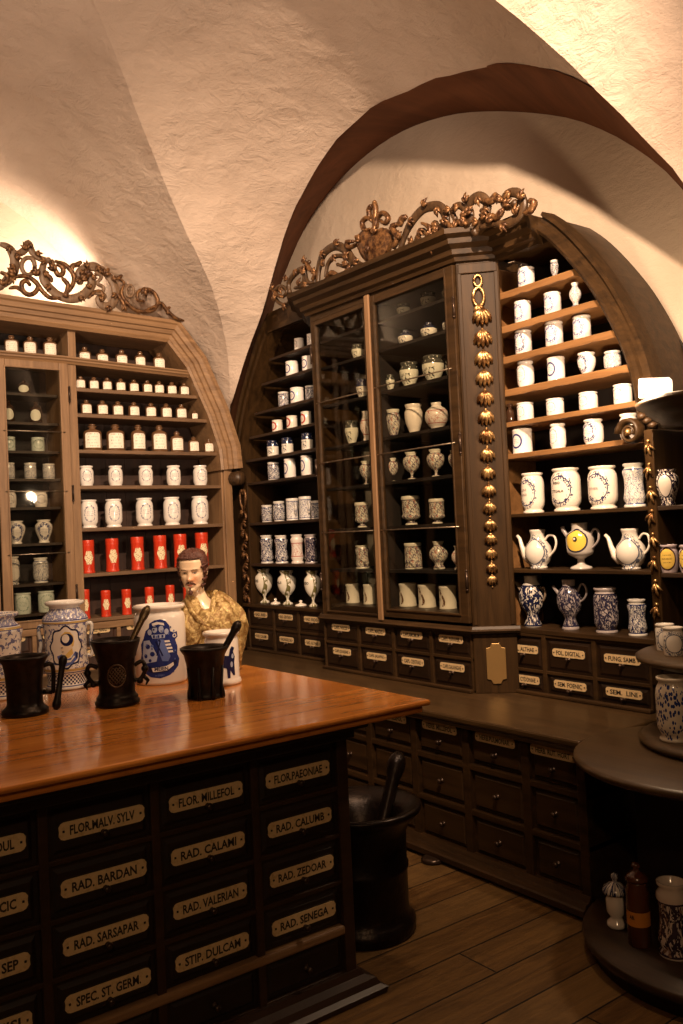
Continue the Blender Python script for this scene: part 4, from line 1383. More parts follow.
mb.lathe([(0, 1.965), (0.30, 1.965), (0.31, 1.985), (0.335, 2.0), (0.36, 2.02), (0.37, 2.035), (0.395, 2.045), (0.40, 2.06), (0, 2.06)], (3.30, 1.76, 0), 64)
mb.build('round_cornice', M['cab_h'], st)
mb = MB()
for i in range(8):
    z = 1.92 - i * 0.1
    leaf(mb, FS, 2.172, z, -1.57 + (0.25 if i % 2 else -0.25), 0.06, 0.012, 0.003)
    mb.ball(FS(2.172, 0.003, z + 0.01), 0.009, 8, 6)
mb.build('gilt_foliage', M['gold'], st)

# ------------------------------------------------------------------ lamp on the stand's cornice
sp = thing('cylinder_spotlight', 'glowing white cylindrical spotlight lying on the round cornice at the right edge', 'lamp', (3.08, 2.02, 2.06))
M['lamp_white'], _nt, _b = newmat('lamp_glow', rough=0.5, color=(0.9, 0.8, 0.7))
_b.inputs['Emission Color'].default_value = (1.0, 0.80, 0.66, 1)
_b.inputs['Emission Strength'].default_value = 0.9
ax = Vector((-0.62, 0.78, 0.04)).normalized()
c0 = Vector((3.055, 1.99, 2.115)) - ax * 0.07
mb = MB()
mb.lathe([(0, 0), (0.030, 0), (0.040, 0.010), (0.040, 0.115), (0.036, 0.122), (0.033, 0.115), (0, 0.11)], c0, 24, axis=ax)
mb.build('lamp_housing', M['lamp_white'], sp)
mb = MB()
mb.tube([(3.055, 1.99, 2.09), (3.075, 2.0, 2.06)], 0.012, 10)
mb.lathe([(0, 0), (0.05, 0), (0.05, 0.008), (0, 0.01)], (3.08, 1.99, 2.06), 20)
mb.build('swivel_base', newmat('lamp_base', rough=0.5, color=(0.7, 0.62, 0.5))[0], sp)
lamp('lamp_beam', 'POINT', tuple(c0 + ax * 0.22 + Vector((0, 0, 0.03))), 26, col=(1.0, 0.70, 0.44), size=0.04)
M['lens'] = newmat('lamp_lens', rough=0.3, color=(1, 0.9, 0.8))[0]
_lb = M['lens'].node_tree.nodes['Principled BSDF']
_lb.inputs['Emission Color'].default_value = (1.0, 0.86, 0.68, 1)
_lb.inputs['Emission Strength'].default_value = 90.0
mb = MB()
mb.lathe([(0, 0), (0.032, 0), (0.032, 0.003), (0, 0.004)], c0 + ax * 0.112, 20, axis=ax)
mb.build('lens', M['lens'], sp)
dish = MB()
dish.lathe([(0, 0.0), (0.06, 0.0), (0.075, 0.008), (0.07, 0.012), (0.05, 0.006), (0, 0.006)], (3.02, 1.86, 2.06), 24)
o = dish.build('dish', newmat('dish_white', rough=0.3, color=(0.8, 0.74, 0.66))[0])
setp(o, 'small flat white dish lying on the cornice beside the spotlight', 'dish')

# ------------------------------------------------------------------ table
tb = thing('drawer_table', 'large apothecary table with a polished orange-brown top over dark labelled drawers', 'table', (0.9, 2.9, 0))
mb = MB()
mb.box(FW, -0.75, 2.03, 2.29, 3.53, 0.955, 0.98)
mb.box(FW, -0.77, 2.05, 2.27, 3.55, 0.98, 1.0)
mb.build('table_top', M['top'], tb, bevel=0.008)
mb = MB()
mb.box(FW, -0.62, 1.87, 2.40, 3.40, 0.915, 0.955)
mb.box(FW, -0.60, 1.83, 2.43, 3.37, 0.88, 0.915)
mb.build('apron', M['tbl'], tb, bevel=0.006)
mb = MB()
TU = [-0.60, -0.285, 0.06, 0.405, 0.752, 1.087, 1.434, 1.78]
TZ = [0.07, 0.215, 0.245, 0.388, 0.548, 0.710, 0.875]
mb.box(FT, -0.60, 1.81, -0.92, -0.32, 0.07, 0.88)
mb.box(FT, -0.60, 1.81, -0.32, 0.0, 0.07, 0.085)
for z in (0.388, 0.548, 0.710):
    mb.box(FT, -0.60, 1.81, -0.32, 0.0, z - 0.008, z + 0.008)
mb.box(FT, -0.60, 1.81, -0.32, 0.0, 0.87, 0.88)
for u in TU[1:-1]:
    mb.box(FT, u - 0.014, u + 0.014, -0.32, 0.003, 0.07, 0.88)
mb.box(FT, 1.765, 1.81, -0.32, 0.006, 0.07, 0.88)
mb.build('carcass', M['tbl_rail'], tb, bevel=0.003)
mb = MB()
mb.box(FT, -0.60, 1.765, -0.3, 0.014, 0.213, 0.243)
mb.build('rail_moulding', M['cab_x'], tb, bevel=0.008)
mb = MB()
mb.sweep([(1.81, 3.38, 0), (1.81, 2.46, 0), (-0.6, 2.46, 0)][::-1], (0, 0, 1), [(0.0, 0.0), (-0.075, 0.0), (-0.08, 0.02), (-0.06, 0.03), (-0.05, 0.05), (-0.02, 0.06), (-0.012, 0.08), (0.0, 0.08)])
mb.build('plinth', M['tbl_rail'], tb)
TT = [['', '', '', '']] * 3 + [
      ['FLOR.CALENDUL', 'RAD. ASARI CIC', 'RAD. DIPS. SEP', 'SEM. ANISI'],
      ['FLOR.MALV. SYLV', 'RAD. BARDAN', 'RAD. SARSAPAR', 'SPEC. ST. GERM.'],
      ['FLOR. MILLEFOL', 'RAD. CALAMI', 'RAD. VALERIAN', 'STIP. DULCAM'],
      ['FLOR.PAEONIAE', 'RAD. CALUMB', 'RAD. ZEDOAR', 'RAD. SENEGA']]
LC = [-0.44, -0.11, 0.235, 0.578, 0.925, 1.262, 1.607]
for i in range(7):
    a = TU[i] + 0.015
    b = TU[i + 1] - 0.015
    for r, (z0, z1) in enumerate(((0.719, 0.869), (0.557, 0.701), (0.397, 0.539), (0.246, 0.379))):
        drawer(FT, tb, a, b, z0, z1, -0.012, TT[i][r] if i > 2 else None, lw=0.262, lh=0.05, lz=(0.792, 0.631, 0.469, 0.311)[r], uc=LC[i], sgn=1, mat=M['tbl'], knob_r=0.011, raise_=0.008)
    drawer(FT, tb, a, b, 0.087, 0.211, -0.012, None, mat=M['tbl'], raise_=0.008)
mb = MB()
mb.box(FW, 1.80, 1.812, 2.52, 3.32, 0.14, 0.83)
mb.frustum(lambda u, n, z: (1.81 + n, u, z), 2.56, 3.28, 0.18, 0.79, 0.0, 0.012, 0.02)
mb.build('end_panel', M['tbl'], tb)


# ------------------------------------------------------------------ painted jars
def glaze(name, base, ink, pat, ink2=None, rough=0.16, **k):
    m, nt, b = newmat(name, rough=rough, coat=0.3)
    v = tcoord(nt)
    x, y, z = sep(nt, v)
    a = x.atan2(y * -1.0)
    p2 = xyz(nt, a * 0.5, z * k.get('zs', 1.0), k.get('seed', 0.0))
    n = noise(nt, p2, k.get('ns', 9.0), 3, 0.6, k.get('nd', 0.8))
    wash = (noise(nt, v, 2.2, 3, 0.6) - 0.5) * 0.35
    c = mixc(nt, (wash + 0.2).clamp(), base, tuple(q * 0.78 for q in base))
    fr = (a.abs() < 1.45)
    if pat in ('wreath', 'ring', 'label', 'yellow'):
        A_, B_, zc = k.get('a', 0.62), k.get('b', 0.30), k.get('zc', 0.5)
        u = (a + k.get('off', 0.0)) / A_
        w = (z - zc) / B_
        d = (u * u + w * w).sqrt()
        wd = k.get('w', 0.22)
        ring = ((d - 1.0).abs() < wd)
        if pat == 'ring':
            mk = ring * fr
        else:
            blot = (voro(nt, p2, k.get('vs', 17.0)) < k.get('vt', 0.36)).max(((d - 1.0).abs() < wd * k.get('line', 0.16)))
            mk = ring * blot * fr
        if pat == 'label':
            mk = (d > 1.0) * (n > k.get('lt', 0.47)) * (d < k.get('dmax', 9.0)) * fr
            mk = mk.max(((d - 1.06).abs() < 0.06) * fr)
        if pat == 'yellow':
            c = mixc(nt, (d < 1.0), c, ink2)
            mk = ((d > 1.0) * (d < 1.18)) * fr
        if k.get('text', True):
            rows_ = ((z * k.get('ts', 15.0)).frac() - 0.5).abs() < 0.2
            ins = (d < 0.66) * ((z - zc).abs() < B_ * 0.42)
            ltr = noise(nt, xyz(nt, a * 26.0, (z * k.get('ts', 15.0)).floor() * 3.3, 0.0), 1.6, 1) > 0.5
            mk = mk.max(rows_ * ins * ltr * 0.8)
        c = mixc(nt, mk.clamp(), c, ink)
    elif pat == 'swirl':
        l1 = ((n - 0.5).abs() < k.get('t', 0.035)).max((noise(nt, p2, k.get('ns', 9.0) * 2.0, 2) > k.get('b2', 0.60)))
        z0, z1 = k.get('z0', 0.08), k.get('z1', 0.86)
        band = (z > z0) * (z < z1)
        mk = (l1 * band).max(((z - z0).abs() < 0.015).max((z - z1).abs() < 0.015))
        c = mixc(nt, mk.clamp(), c, ink)
        if ink2 is not None:
            c = mixc(nt, ((noise(nt, p2, 5.0, 1) > 0.58) * band * l1.inv()).clamp(), c, ink2)
    elif pat == 'bands':
        dk = (z > k.get('zb', 0.62)) * (noise(nt, p2, 7.0, 3) > 0.36)
        mid = ((z - 0.35).abs() < 0.2) * (n > 0.54) * (a.abs() < 0.9)
        c = mixc(nt, dk.max(mid).clamp(), c, ink)
    elif pat == 'script':
        # one brown ribbon curving down the front
        cu = ((z * 5.0).sin() * 0.34 + 0.05)
        mk = ((a + 0.1 - cu).abs() < 0.16) * (z > 0.12) * (z < 0.88) * (n > 0.42)
        txt = ((z - 0.42).abs() < 0.07) * (a > -0.9) * (a < -0.1) * (noise(nt, xyz(nt, a * 22.0, 0.0, 0.0), 1.5, 1) > 0.5)
        c = mixc(nt, mk.max(txt * 0.7).clamp(), c, ink)
    nt.links.new(c, b.inputs['Base Color'])
    return m


WH = (0.84, 0.78, 0.72)
CR_ = (0.74, 0.66, 0.56)
GR = (0.55, 0.50, 0.46)
BL = (0.03, 0.05, 0.20)
NV = (0.012, 0.018, 0.075)
JM = {
    'wreath': glaze('glaze_blue_wreath', WH, (0.06, 0.09, 0.28), 'wreath', a=0.72, b=0.29, w=0.32, vt=0.5),
    'wreath_fine': glaze('glaze_fine_wreath', WH, (0.12, 0.14, 0.22), 'wreath', a=0.62, b=0.28, w=0.13, vt=0.44),
    'wreath_side': glaze('glaze_side_wreath', WH, (0.05, 0.06, 0.16), 'wreath', a=0.70, b=0.31, w=0.30, vt=0.55),
    'wreath_big': glaze('glaze_dotted_wreath', (0.80, 0.72, 0.62), (0.03, 0.035, 0.10), 'wreath', a=0.85, b=0.31, w=0.26, vs=20.0, vt=0.46, text=False, zc=0.5),
    'ring': glaze('glaze_blue_ring', WH, (0.05, 0.06, 0.18), 'ring', a=0.6, b=0.26, w=0.15),
    'red_ring': glaze('glaze_red_ring', (0.74, 0.68, 0.58), (0.40, 0.05, 0.04), 'ring', a=0.7, b=0.30, w=0.2),
    'spray': glaze('glaze_flower_spray', (0.60, 0.52, 0.42), (0.015, 0.03, 0.14), 'wreath', a=0.60, b=0.22, w=1.0, vs=13.0, vt=0.45, line=-1.0, zc=0.48, text=False, off=0.1),
    'scroll': glaze('glaze_brown_scrolls', (0.60, 0.50, 0.42), (0.03, 0.02, 0.04), 'swirl', ns=4.5, t=0.06, b2=0.6, z0=0.04, z1=0.74, ink2=(0.30, 0.17, 0.12)),
    'ghost': glaze('glaze_green_wreath', (0.62, 0.68, 0.62), (0.16, 0.26, 0.22), 'wreath', a=0.8, b=0.33, w=0.16),
    'swirl': glaze('glaze_blue_swirls', (0.66, 0.62, 0.56), NV, 'swirl', ns=8.0, t=0.05),
    'swirl_pale': glaze('glaze_pale_swirls', (0.72, 0.68, 0.62), (0.08, 0.10, 0.20), 'swirl', ns=10.0, t=0.03, b2=0.66),
    'dense': glaze('glaze_dense_swirls', (0.36, 0.31, 0.30), (0.02, 0.018, 0.04), 'swirl', ns=7.0, t=0.07, b2=0.58),
    'bold': glaze('glaze_bold_blobs', (0.62, 0.57, 0.50), (0.01, 0.012, 0.04), 'swirl', ns=4.5, t=0.05, b2=0.52, z0=0.03, z1=0.8),
    'flower': glaze('glaze_flowers', (0.70, 0.66, 0.54), (0.10, 0.07, 0.10), 'swirl', ns=6.0, t=0.04, b2=0.63, ink2=(0.55, 0.28, 0.20)),
    'rose': glaze('glaze_roses', (0.74, 0.66, 0.58), (0.42, 0.14, 0.12), 'swirl', ns=5.0, t=0.02, b2=0.68, z0=0.25, z1=0.7),
    'bands': glaze('glaze_dark_shoulder', (0.74, 0.69, 0.60), (0.015, 0.02, 0.05), 'bands'),
    'bands_g': glaze('glaze_green_shoulder', (0.70, 0.68, 0.56), (0.06, 0.06, 0.05), 'bands', zb=0.7),
    'script': glaze('glaze_brown_ribbon', (0.74, 0.69, 0.58), (0.12, 0.055, 0.025), 'script'),
    'label': glaze('glaze_oval_label', (0.74, 0.66, 0.58), (0.02, 0.015, 0.03), 'label', a=0.62, b=0.30, zc=0.55, text=False),
    'label_b': glaze('glaze_oval_label_grey', (0.74, 0.68, 0.60), (0.10, 0.11, 0.15), 'label', a=0.85, b=0.30, zc=0.44, text=False, ns=12.0, lt=0.50, dmax=1.5, off=-0.25),
    'yellow': glaze('glaze_yellow_panel', (0.52, 0.47, 0.42), (0.03, 0.03, 0.05), 'yellow', ink2=(0.72, 0.50, 0.08), a=0.80, b=0.22, zc=0.62, text=False, off=-0.3),
    'yellow_s': glaze('glaze_yellow_band', (0.46, 0.38, 0.40), (0.05, 0.02, 0.02), 'yellow', ink2=(0.70, 0.48, 0.10), a=0.9, b=0.36, zc=0.5, text=True, ts=7.0),
    'plain': newmat('glaze_plain', rough=0.16, color=(0.78, 0.70, 0.60), coat=0.3)[0],
    'gold_green': glaze('glaze_urn_sides', (0.80, 0.74, 0.62), (0.16, 0.14, 0.05), 'label', a=1.0, b=0.34, zc=0.62, text=False, ns=5.0),
}
M['lid_dark'] = newmat('dark_lid', rough=0.4, color=(0.015, 0.012, 0.012))[0]
M['red'], _nt, _b = newmat('red_lacquer', rough=0.3, coat=0.3)
_c = mixc(_nt, ((noise(_nt, tcoord(_nt), 3.0, 4, 0.7) - 0.45) * 3).clamp(), (0.60, 0.045, 0.015), (0.36, 0.016, 0.007))
_nt.links.new(_c, _b.inputs['Base Color'])
M['paper'], _nt, _b = newmat('paper_label', rough=0.6)
_x, _y, _z = sep(_nt, tcoord(_nt))
_rows = ((_z * 9.0).frac() - 0.5).abs() < 0.22
_ltr = noise(_nt, xyz(_nt, _x * 13.0, (_z * 9.0).floor() * 2.7, 0.0), 1.3, 1) > 0.55
_c = mixc(_nt, (_rows * _ltr * (_x.abs() < 0.55)) * 0.75, (0.80, 0.74, 0.62), (0.16, 0.10, 0.07))
_nt.links.new(_c, _b.inputs['Base Color'])
M['paper_tin'], _nt, _b = newmat('tin_label', rough=0.5)
_x, _y, _z = sep(_nt, tcoord(_nt))
_n = noise(_nt, xyz(_nt, _x * 5.0, _z * 14.0, 0.0), 1.5, 3)
_c = mixc(_nt, ((_n - 0.5).abs() < 0.06).clamp() if False else ((_n > 0.55) * (_x.abs() < 0.6)), (0.80, 0.68, 0.42), (0.35, 0.16, 0.08))
_nt.links.new(_c, _b.inputs['Base Color'])
M['brown_glass'] = newmat('brown_glass', rough=0.08, color=(0.035, 0.016, 0.008), coat=0.6)[0]
M['brown_glass2'] = newmat('pale_brown_glass', rough=0.12, color=(0.13, 0.065, 0.03), coat=0.5)[0]
M['paper_round'] = newmat('paper_round', rough=0.6, color=(0.70, 0.70, 0.60))[0]

PR = {
    'pot': [(0, 0), (.80, 0), (.86, .02), (.84, .06), (.95, .14), (1, .25), (1, .70), (.93, .80), (.80, .86), (.80, .90), (.92, .92), (.95, .96), (.92, 1), (.84, 1), (.78, .94), (.76, .86), (0, .84)],
    'straight': [(0, 0), (.90, 0), (.94, .02), (.94, .06), (.98, .10), (.98, .82), (.90, .88), (.88, .91), (.98, .93), (1, .97), (.97, 1), (.88, 1), (.85, .93), (0, .90)],
    'tall': [(0, 0), (.86, 0), (.90, .02), (.88, .05), (.76, .08), (.80, .11), (.97, .20), (1, .30), (1, .72), (.95, .82), (.82, .90), (.78, .93), (.90, .95), (.93, .975), (.90, 1), (.82, 1), (.76, .94), (0, .92)],
    'albarello': [(0, 0), (.90, 0), (.94, .02), (.90, .06), (.76, .10), (.92, .18), (.94, .22), (.84, .36), (.80, .52), (.84, .68), (.95, .80), (.93, .85), (.74, .90), (.74, .93), (.88, .96), (.90, 1), (.78, 1), (.70, .92), (0, .90)],
    'ovoid': [(0, 0), (.58, 0), (.62, .02), (.60, .07), (.52, .10), (.66, .24), (.90, .46), (1, .66), (.96, .78), (.78, .86), (.66, .90), (.66, .93), (.78, .96), (.80, 1), (.70, 1), (.62, .93), (0, .90)],
    'urn': [(0, 0), (.52, 0), (.56, .02), (.50, .05), (.22, .09), (.14, .14), (.13, .19), (.22, .23), (.24, .26), (.50, .31), (.82, .43), (.98, .58), (1, .70), (.92, .79), (.74, .84), (.60, .87), (.58, .91), (.70, .95), (.74, 1), (.66, 1), (.54, .92), (0, .88)],
    'footcup': [(0, 0), (.60, 0), (.64, .03), (.56, .07), (.34, .11), (.34, .15), (.62, .19), (.92, .26), (.96, .32), (.86, .36), (.86, .40), (.90, .44), (.88, .82), (.96, .88), (.96, .94), (.90, 1), (.82, 1), (.78, .90), (0, .88)],
    'taper': [(0, 0), (.50, 0), (.54, .02), (.52, .07), (.70, .20), (.92, .40), (1, .58), (1, .74), (.90, .82), (.82, .86), (.84, .90), (.94, .94), (.94, 1), (.84, 1), (.78, .90), (0, .88)],
    'vase': [(0, 0), (.62, 0), (.66, .03), (.56, .09), (.42, .17), (.60, .27), (.92, .40), (1, .54), (.94, .66), (.70, .76), (.52, .82), (.48, .88), (.58, .96), (.62, 1), (.54, 1), (.42, .90), (0, .86)],
    'round': [(0, 0), (.48, 0), (.50, .05), (.48, .09), (.72, .18), (.95, .36), (1, .52), (.93, .68), (.70, .80), (.46, .86), (.40, .92), (.46, 1), (.38, 1), (.32, .90), (0, .88)],
    'cyl': [(0, 0), (.96, 0), (1, .02), (1, .05), (.96, .07), (.96, .90), (1, .93), (1, .96), (.95, 1), (.86, 1), (.84, .93), (0, .90)],
    'lid': [(0, 0), (1, 0), (1, .14), (.9, .28), (.45, .42), (.22, .52), (.18, .60), (.30, .72), (.28, .88), (.14, 1), (0, 1)],
}


def rad_of(prof, r, h, upto=None):
    """outer radius of a lathe profile at a height (first pass up the outside)"""
    pts = []
    top = max(p[1] for p in prof)
    for p in prof:
        pts.append(p)
        if p[1] >= top: break

    def f(z):
        t = z / h
        for (r0, z0), (r1, z1) in zip(pts, pts[1:]):
            if z0 <= t <= z1 and z1 > z0:
                return (r0 + (r1 - r0) * (t - z0) / (z1 - z0)) * r
        return pts[-1][0] * r
    return f


PROTO = {}
NAMES = {'pot': 'drug_jar', 'straight': 'drug_jar', 'tall': 'drug_jar', 'albarello': 'albarello_jar', 'ovoid': 'drug_jar', 'urn': 'goblet_jar', 'footcup': 'footed_jar',
         'taper': 'drug_jar', 'vase': 'footed_vase', 'round': 'round_vase', 'cyl': 'drug_jar', 'lid': 'jar_lid', 'bottle': 'glass_bottle', 'disc': 'glass_bottle', 'tin': 'red_canister',
         'barrel': 'handled_jar', 'dark': 'dark_bottle'}


def make_proto(shape, glz):
    nm = NAMES[shape]
    if shape == 'bottle':
        t = thing(nm, '', 'bottle')
        mb = MB()
        pr = [(0, 0), (.92, 0), (1, .02), (1, .66), (.90, .73), (.50, .79), (.34, .82), (.34, .86), (.48, .88), (.48, .91), (.34, .92), (0, .92)]
        mb.lathe(pr, seg=16, sx=0.8)
        mb.build('bottle_body', M['brown_glass2'], t)
        mb = MB()
        mb.lathe([(0, .92), (.24, .92), (.30, .94), (.42, .965), (.30, .99), (0, 1)], seg=12)
        mb.build('stopper', M['brown_glass2'], t)
        mb = MB()
        for i in range(6):
            pass
        pts = []
        for i in range(9):
            a = -0.85 + 1.7 * i / 8
            pts.append((1.03 * sin(a), -0.83 * cos(a)))
        vs = [(x, y, .10) for x, y in pts] + [(x, y, .58) for x, y in pts] + [(x * .9, y, .66) for x, y in pts]
        vs += [(x, y + .02, z) for x, y, z in vs]
        fs = []
        for r in range(2):
            for i in range(8): fs.append((r * 9 + i, r * 9 + i + 1, (r + 1) * 9 + i + 1, (r + 1) * 9 + i))
        for r in range(3, 5):
            for i in range(8): fs.append((r * 9 + i, r * 9 + i + 1, (r + 1) * 9 + i + 1, (r + 1) * 9 + i))
        mb.add(vs, fs, 0, True)
        mb.build('paper_label', M['paper'], t)
        return t
    if shape == 'disc':
        t = thing(nm, '', 'bottle')
        mb = MB()
        mb.lathe([(0, 0), (.92, 0), (1, .03), (1, .58), (.85, .70), (.45, .78), (.28, .82), (.28, .90), (.40, .92), (.40, .94), (0, .95)], seg=20)
        mb.build('bottle_body', M['brown_glass'], t)
        mb = MB()
        mb.ball((0, 0, .97), .28, 10, 8, 0, (1, 1, 0.13 / 0.28 * .5))
        mb.build('stopper', M['brown_glass'], t)
        mb = MB()
        patch_wrap(mb, [(0.92 * cos(2 * pi * q_ / 24), .34 + .26 * sin(2 * pi * q_ / 24)) for q_ in range(24)], lambda z: 1.0, 0, 0.03, 0.15)
        mb.build('paper_label', M['paper_round'], t)
        return t
    if shape == 'dark':
        mb = MB()
        mb.lathe([(0, 0), (1, 0), (1, .55), (.5, .68), (.4, .74), (.4, .8), (.7, .86), (.7, .95), (0, 1)], seg=16)
        return mb.build(nm, M['brown_glass'])
    if shape == 'tin':
        t = thing(nm, '', 'canister')
        mb = MB()
        mb.lathe([(0, 0), (.97, 0), (1, .015), (1, .04), (.96, .06), (.94, .10), (.94, .80), (.97, .82), (.97, .86), (0, .86)], seg=24)
        mb.build('canister_body', M['red'], t)
        mb = MB()
        mb.lathe([(0, .86), (.95, .86), (.97, .875), (.97, .97), (.93, 1), (.80, 1), (.78, .985), (0, .985)], seg=24)
        mb.build('lid', M['red'], t)
        mb = MB()
        poly = []
        for i in range(24):
            q = 2 * pi * i / 24
            rr = 1 + 0.10 * cos(q * 6)
            poly.append((.62 * cos(q) * rr, .47 + .21 * sin(q) * rr))
        patch_wrap(mb, poly, lambda z: 0.95, 0, 0.012, 0.2)
        mb.build('paper_label', M['paper_tin'], t)
        return t
    if shape == 'barrel':
        mb = MB()
        mb.lathe(PR['cyl'], seg=24)
        for s in (-1, 1):
            mb.tube([(s * .9, -.1, .72), (s * 1.25, -.1, .70), (s * 1.42, -.1, .55), (s * 1.28, -.1, .40), (s * .92, -.1, .36)], [.16, .18, .2, .18, .16], 8, flat=.8)
        return mb.build(nm, JM[glz])
    if shape == 'lid':
        mb = MB()
        mb.lathe(PR['lid'], seg=20)
        return mb.build(nm, JM[glz])
    mb = MB()
    mb.lathe(PR[shape], seg=28)
    return mb.build(nm, JM[glz])


def dup(o, parent=None):
    c = o.copy()
    COL.objects.link(c)
    c.parent = parent
    for ch in list(o.children):
        dup(ch, c)
    return c


def put(shape, glz, x, y, z, r, h, face, label, cat, group):
    key = (shape, glz)
    if key not in PROTO:
        o = PROTO[key] = make_proto(shape, glz)
        o['used'] = 1
        del o['used']
    else:
        o = dup(PROTO[key])
    o.location = (x, y, z)
    o.rotation_euler = (0, 0, face)
    if shape == 'bottle': r *= 1.14
    o.scale = (r, r, h)
    setp(o, label, cat, group)
    return o


NUM = ['first', 'second', 'third', 'fourth', 'fifth', 'sixth', 'seventh', 'eighth', 'ninth']
CNT = {1: 'one', 2: 'two', 3: 'three', 4: 'four', 5: 'five', 6: 'six', 7: 'seven', 8: 'eight', 9: 'nine'}


def ordw(i, n):
    if n == 1: return 'only'
    if i == 0: return 'leftmost of %s' % CNT[n] if n > 2 else 'left one of two'
    if i == n - 1: return 'rightmost of %s' % CNT[n] if n > 2 else 'right one of two'
    if n == 3: return 'middle one of three'
    return '%s from left of %s' % (NUM[i], CNT[n])


def row(key, spec, what, cat, where, group, face, singles=None):
    """spec: one (shape, glaze) or a list of them"""
    L_ = JARS[key]
    n = len(L_)
    for i, (x, y, z, r, h) in enumerate(L_):
        sh, gz = spec[i] if isinstance(spec, list) else spec
        w = what[i] if isinstance(what, list) else what
        if isinstance(what, list) and what.count(w) == 1:
            lb = '%s %s' % (w, where)
        elif n == 1:
            lb = '%s %s' % (w, where)
        else:
            lb = '%s, %s %s' % (w, ordw(i, n), where)
        c = cat[i] if isinstance(cat, list) else cat
        put(sh, gz, x, y, z, r, h, face + random.uniform(-0.12, 0.12), lb, c, group if n > 1 else None)


LF, RF = -0.24, -pi / 2
B = ('bottle', '-')
row('LT0', B, 'labelled glass bottle', 'bottle', 'above the glass door of the left cupboard', 'bottles above the left glass door', LF)
row('LT1', B, 'labelled glass bottle', 'bottle', 'on the topmost open shelf, left wall', 'bottles on the topmost left shelf', LF)
row('LS1', B, 'tiny labelled bottle', 'bottle', 'on the second open shelf, left wall', 'tiny bottles on the second left shelf', LF)
row('LS2', B, ['small labelled bottle'] * 7 + ['smallest stubby bottle at the right end'], 'bottle', 'on the third open shelf, left wall', 'small bottles on the third left shelf', LF)
row('LS3', B, 'large labelled bottle', 'bottle', 'on the fourth open shelf, left wall', 'large bottles on the fourth left shelf', LF)
row('LS4', ('pot', 'wreath_fine'), 'small white jar with wreath', 'jar', 'fifth open shelf, left wall', 'small white jars on the fifth left shelf', LF)
row('LS5', ('tall', 'wreath_fine'), 'tall white wreath jar', 'jar', 'above the red canisters, left wall', 'tall white jars above the red canisters', LF)
row('LS6', ('tin', '-'), 'tall red canister', 'canister', 'on the upper red shelf, left wall', 'tall red canisters', LF)
row('LS7', ('tin', '-'), 'short red canister', 'canister', 'on the lowest shelf, left wall', 'short red canisters', LF)
row('LG0', ('disc', '-'), 'dark bottle with round white label alone', 'bottle', 'on the top shelf behind the left glass door', None, LF)
row('LG1', ('disc', '-'), 'dark round-labelled bottle', 'bottle', 'second shelf behind the left glass door', 'round-label bottles', LF)
row('LG2', ('straight', 'ghost'), 'pale jar with green writing', 'jar', 'third shelf behind the left glass door', 'green lettered jars', LF)
row('LG3', ('straight', 'swirl_pale'), 'pale jar', 'jar', 'fourth shelf behind the left glass door', 'pale jars by the glare', LF)
row('LG4', ('pot', 'wreath_fine'), 'small domed jar', 'jar', 'fifth shelf behind the left glass door', 'small domed jars', LF)
row('LG5', ('ovoid', 'wreath_side'), 'ovoid jar with dark blue wreath', 'jar', 'behind the left glass door', 'ovoid wreath jars', LF)
row('LG6', [('tall', 'label_b'), ('tall', 'swirl_pale')], ['white jar with blue oval cartouche', 'narrower white jar with blue script'], 'jar', 'second lowest shelf behind the left glass door', 'jars low behind the left glass door', LF)
row('LG7', ('straight', 'ghost'), 'squat greenish wreath jar', 'jar', 'lowest shelf behind the left glass door', 'greenish jars', LF)

row('BA', ('straight', 'wreath_fine'), 'tiny pale pot', 'jar', 'on the top shelf of the dark corner bay', 'tiny pots, top of the corner bay', RF)
row('BB', ('straight', 'ring'), 'small pot with dark ring', 'jar', 'second shelf of the dark corner bay', 'ringed pots', RF)
row('BC', [('straight', 'swirl'), ('straight', 'ring'), ('straight', 'swirl')], 'small pot', 'jar', 'on the third shelf of the dark corner bay', 'pots on the third shelf, corner bay', RF)
row('BD', ('straight', 'red_ring'), 'small pot with red ring', 'jar', 'in the dark corner bay', 'red-ringed pots', RF)
row('BE', ('straight', 'bands'), 'pot with dark blue shoulder', 'jar', 'under the red-ringed pots', 'dark-shouldered pots', RF)
row('BF', [('straight', 'swirl'), ('straight', 'ring'), ('straight', 'ring')], 'pale pot', 'jar', 'on the sixth shelf of the dark corner bay', 'pots on the sixth shelf, corner bay', RF)
row('BG', [('straight', 'swirl'), ('pot', 'swirl'), ('barrel', 'swirl_pale'), ('barrel', 'swirl_pale'), ('straight', 'swirl')],
    ['shortest blue lettered jar', 'blue lettered jar', 'handled jar left of its twin', 'handled jar right of its twin', 'partly hidden jar by the upright'], 'jar', 'two shelves above the goblet jars', 'jars two shelves above the goblets', RF)
row('BH', [('albarello', 'swirl'), ('albarello', 'swirl'), ('albarello', 'rose'), ('albarello', 'dense')],
    ['blue scrolled albarello at the left end', 'blue scrolled albarello beside the leftmost', 'pinkish albarello', 'dark violet albarello'], 'jar', 'one shelf above the goblet jars', 'albarelli above the goblets', RF)
row('BI', ('urn', 'gold_green'), 'white goblet jar on a stem', 'jar', 'in the dark corner bay', 'goblet jars', RF)
row('BL', ('lid', 'plain'), 'loose white lid', 'lid', 'lying between the goblet jars', 'loose lids', RF)
for i, (s_, (x, y, z, r, h)) in enumerate(zip(('FTO', 'SAL', 'OSSA'), JARS['BI'])):
    pass

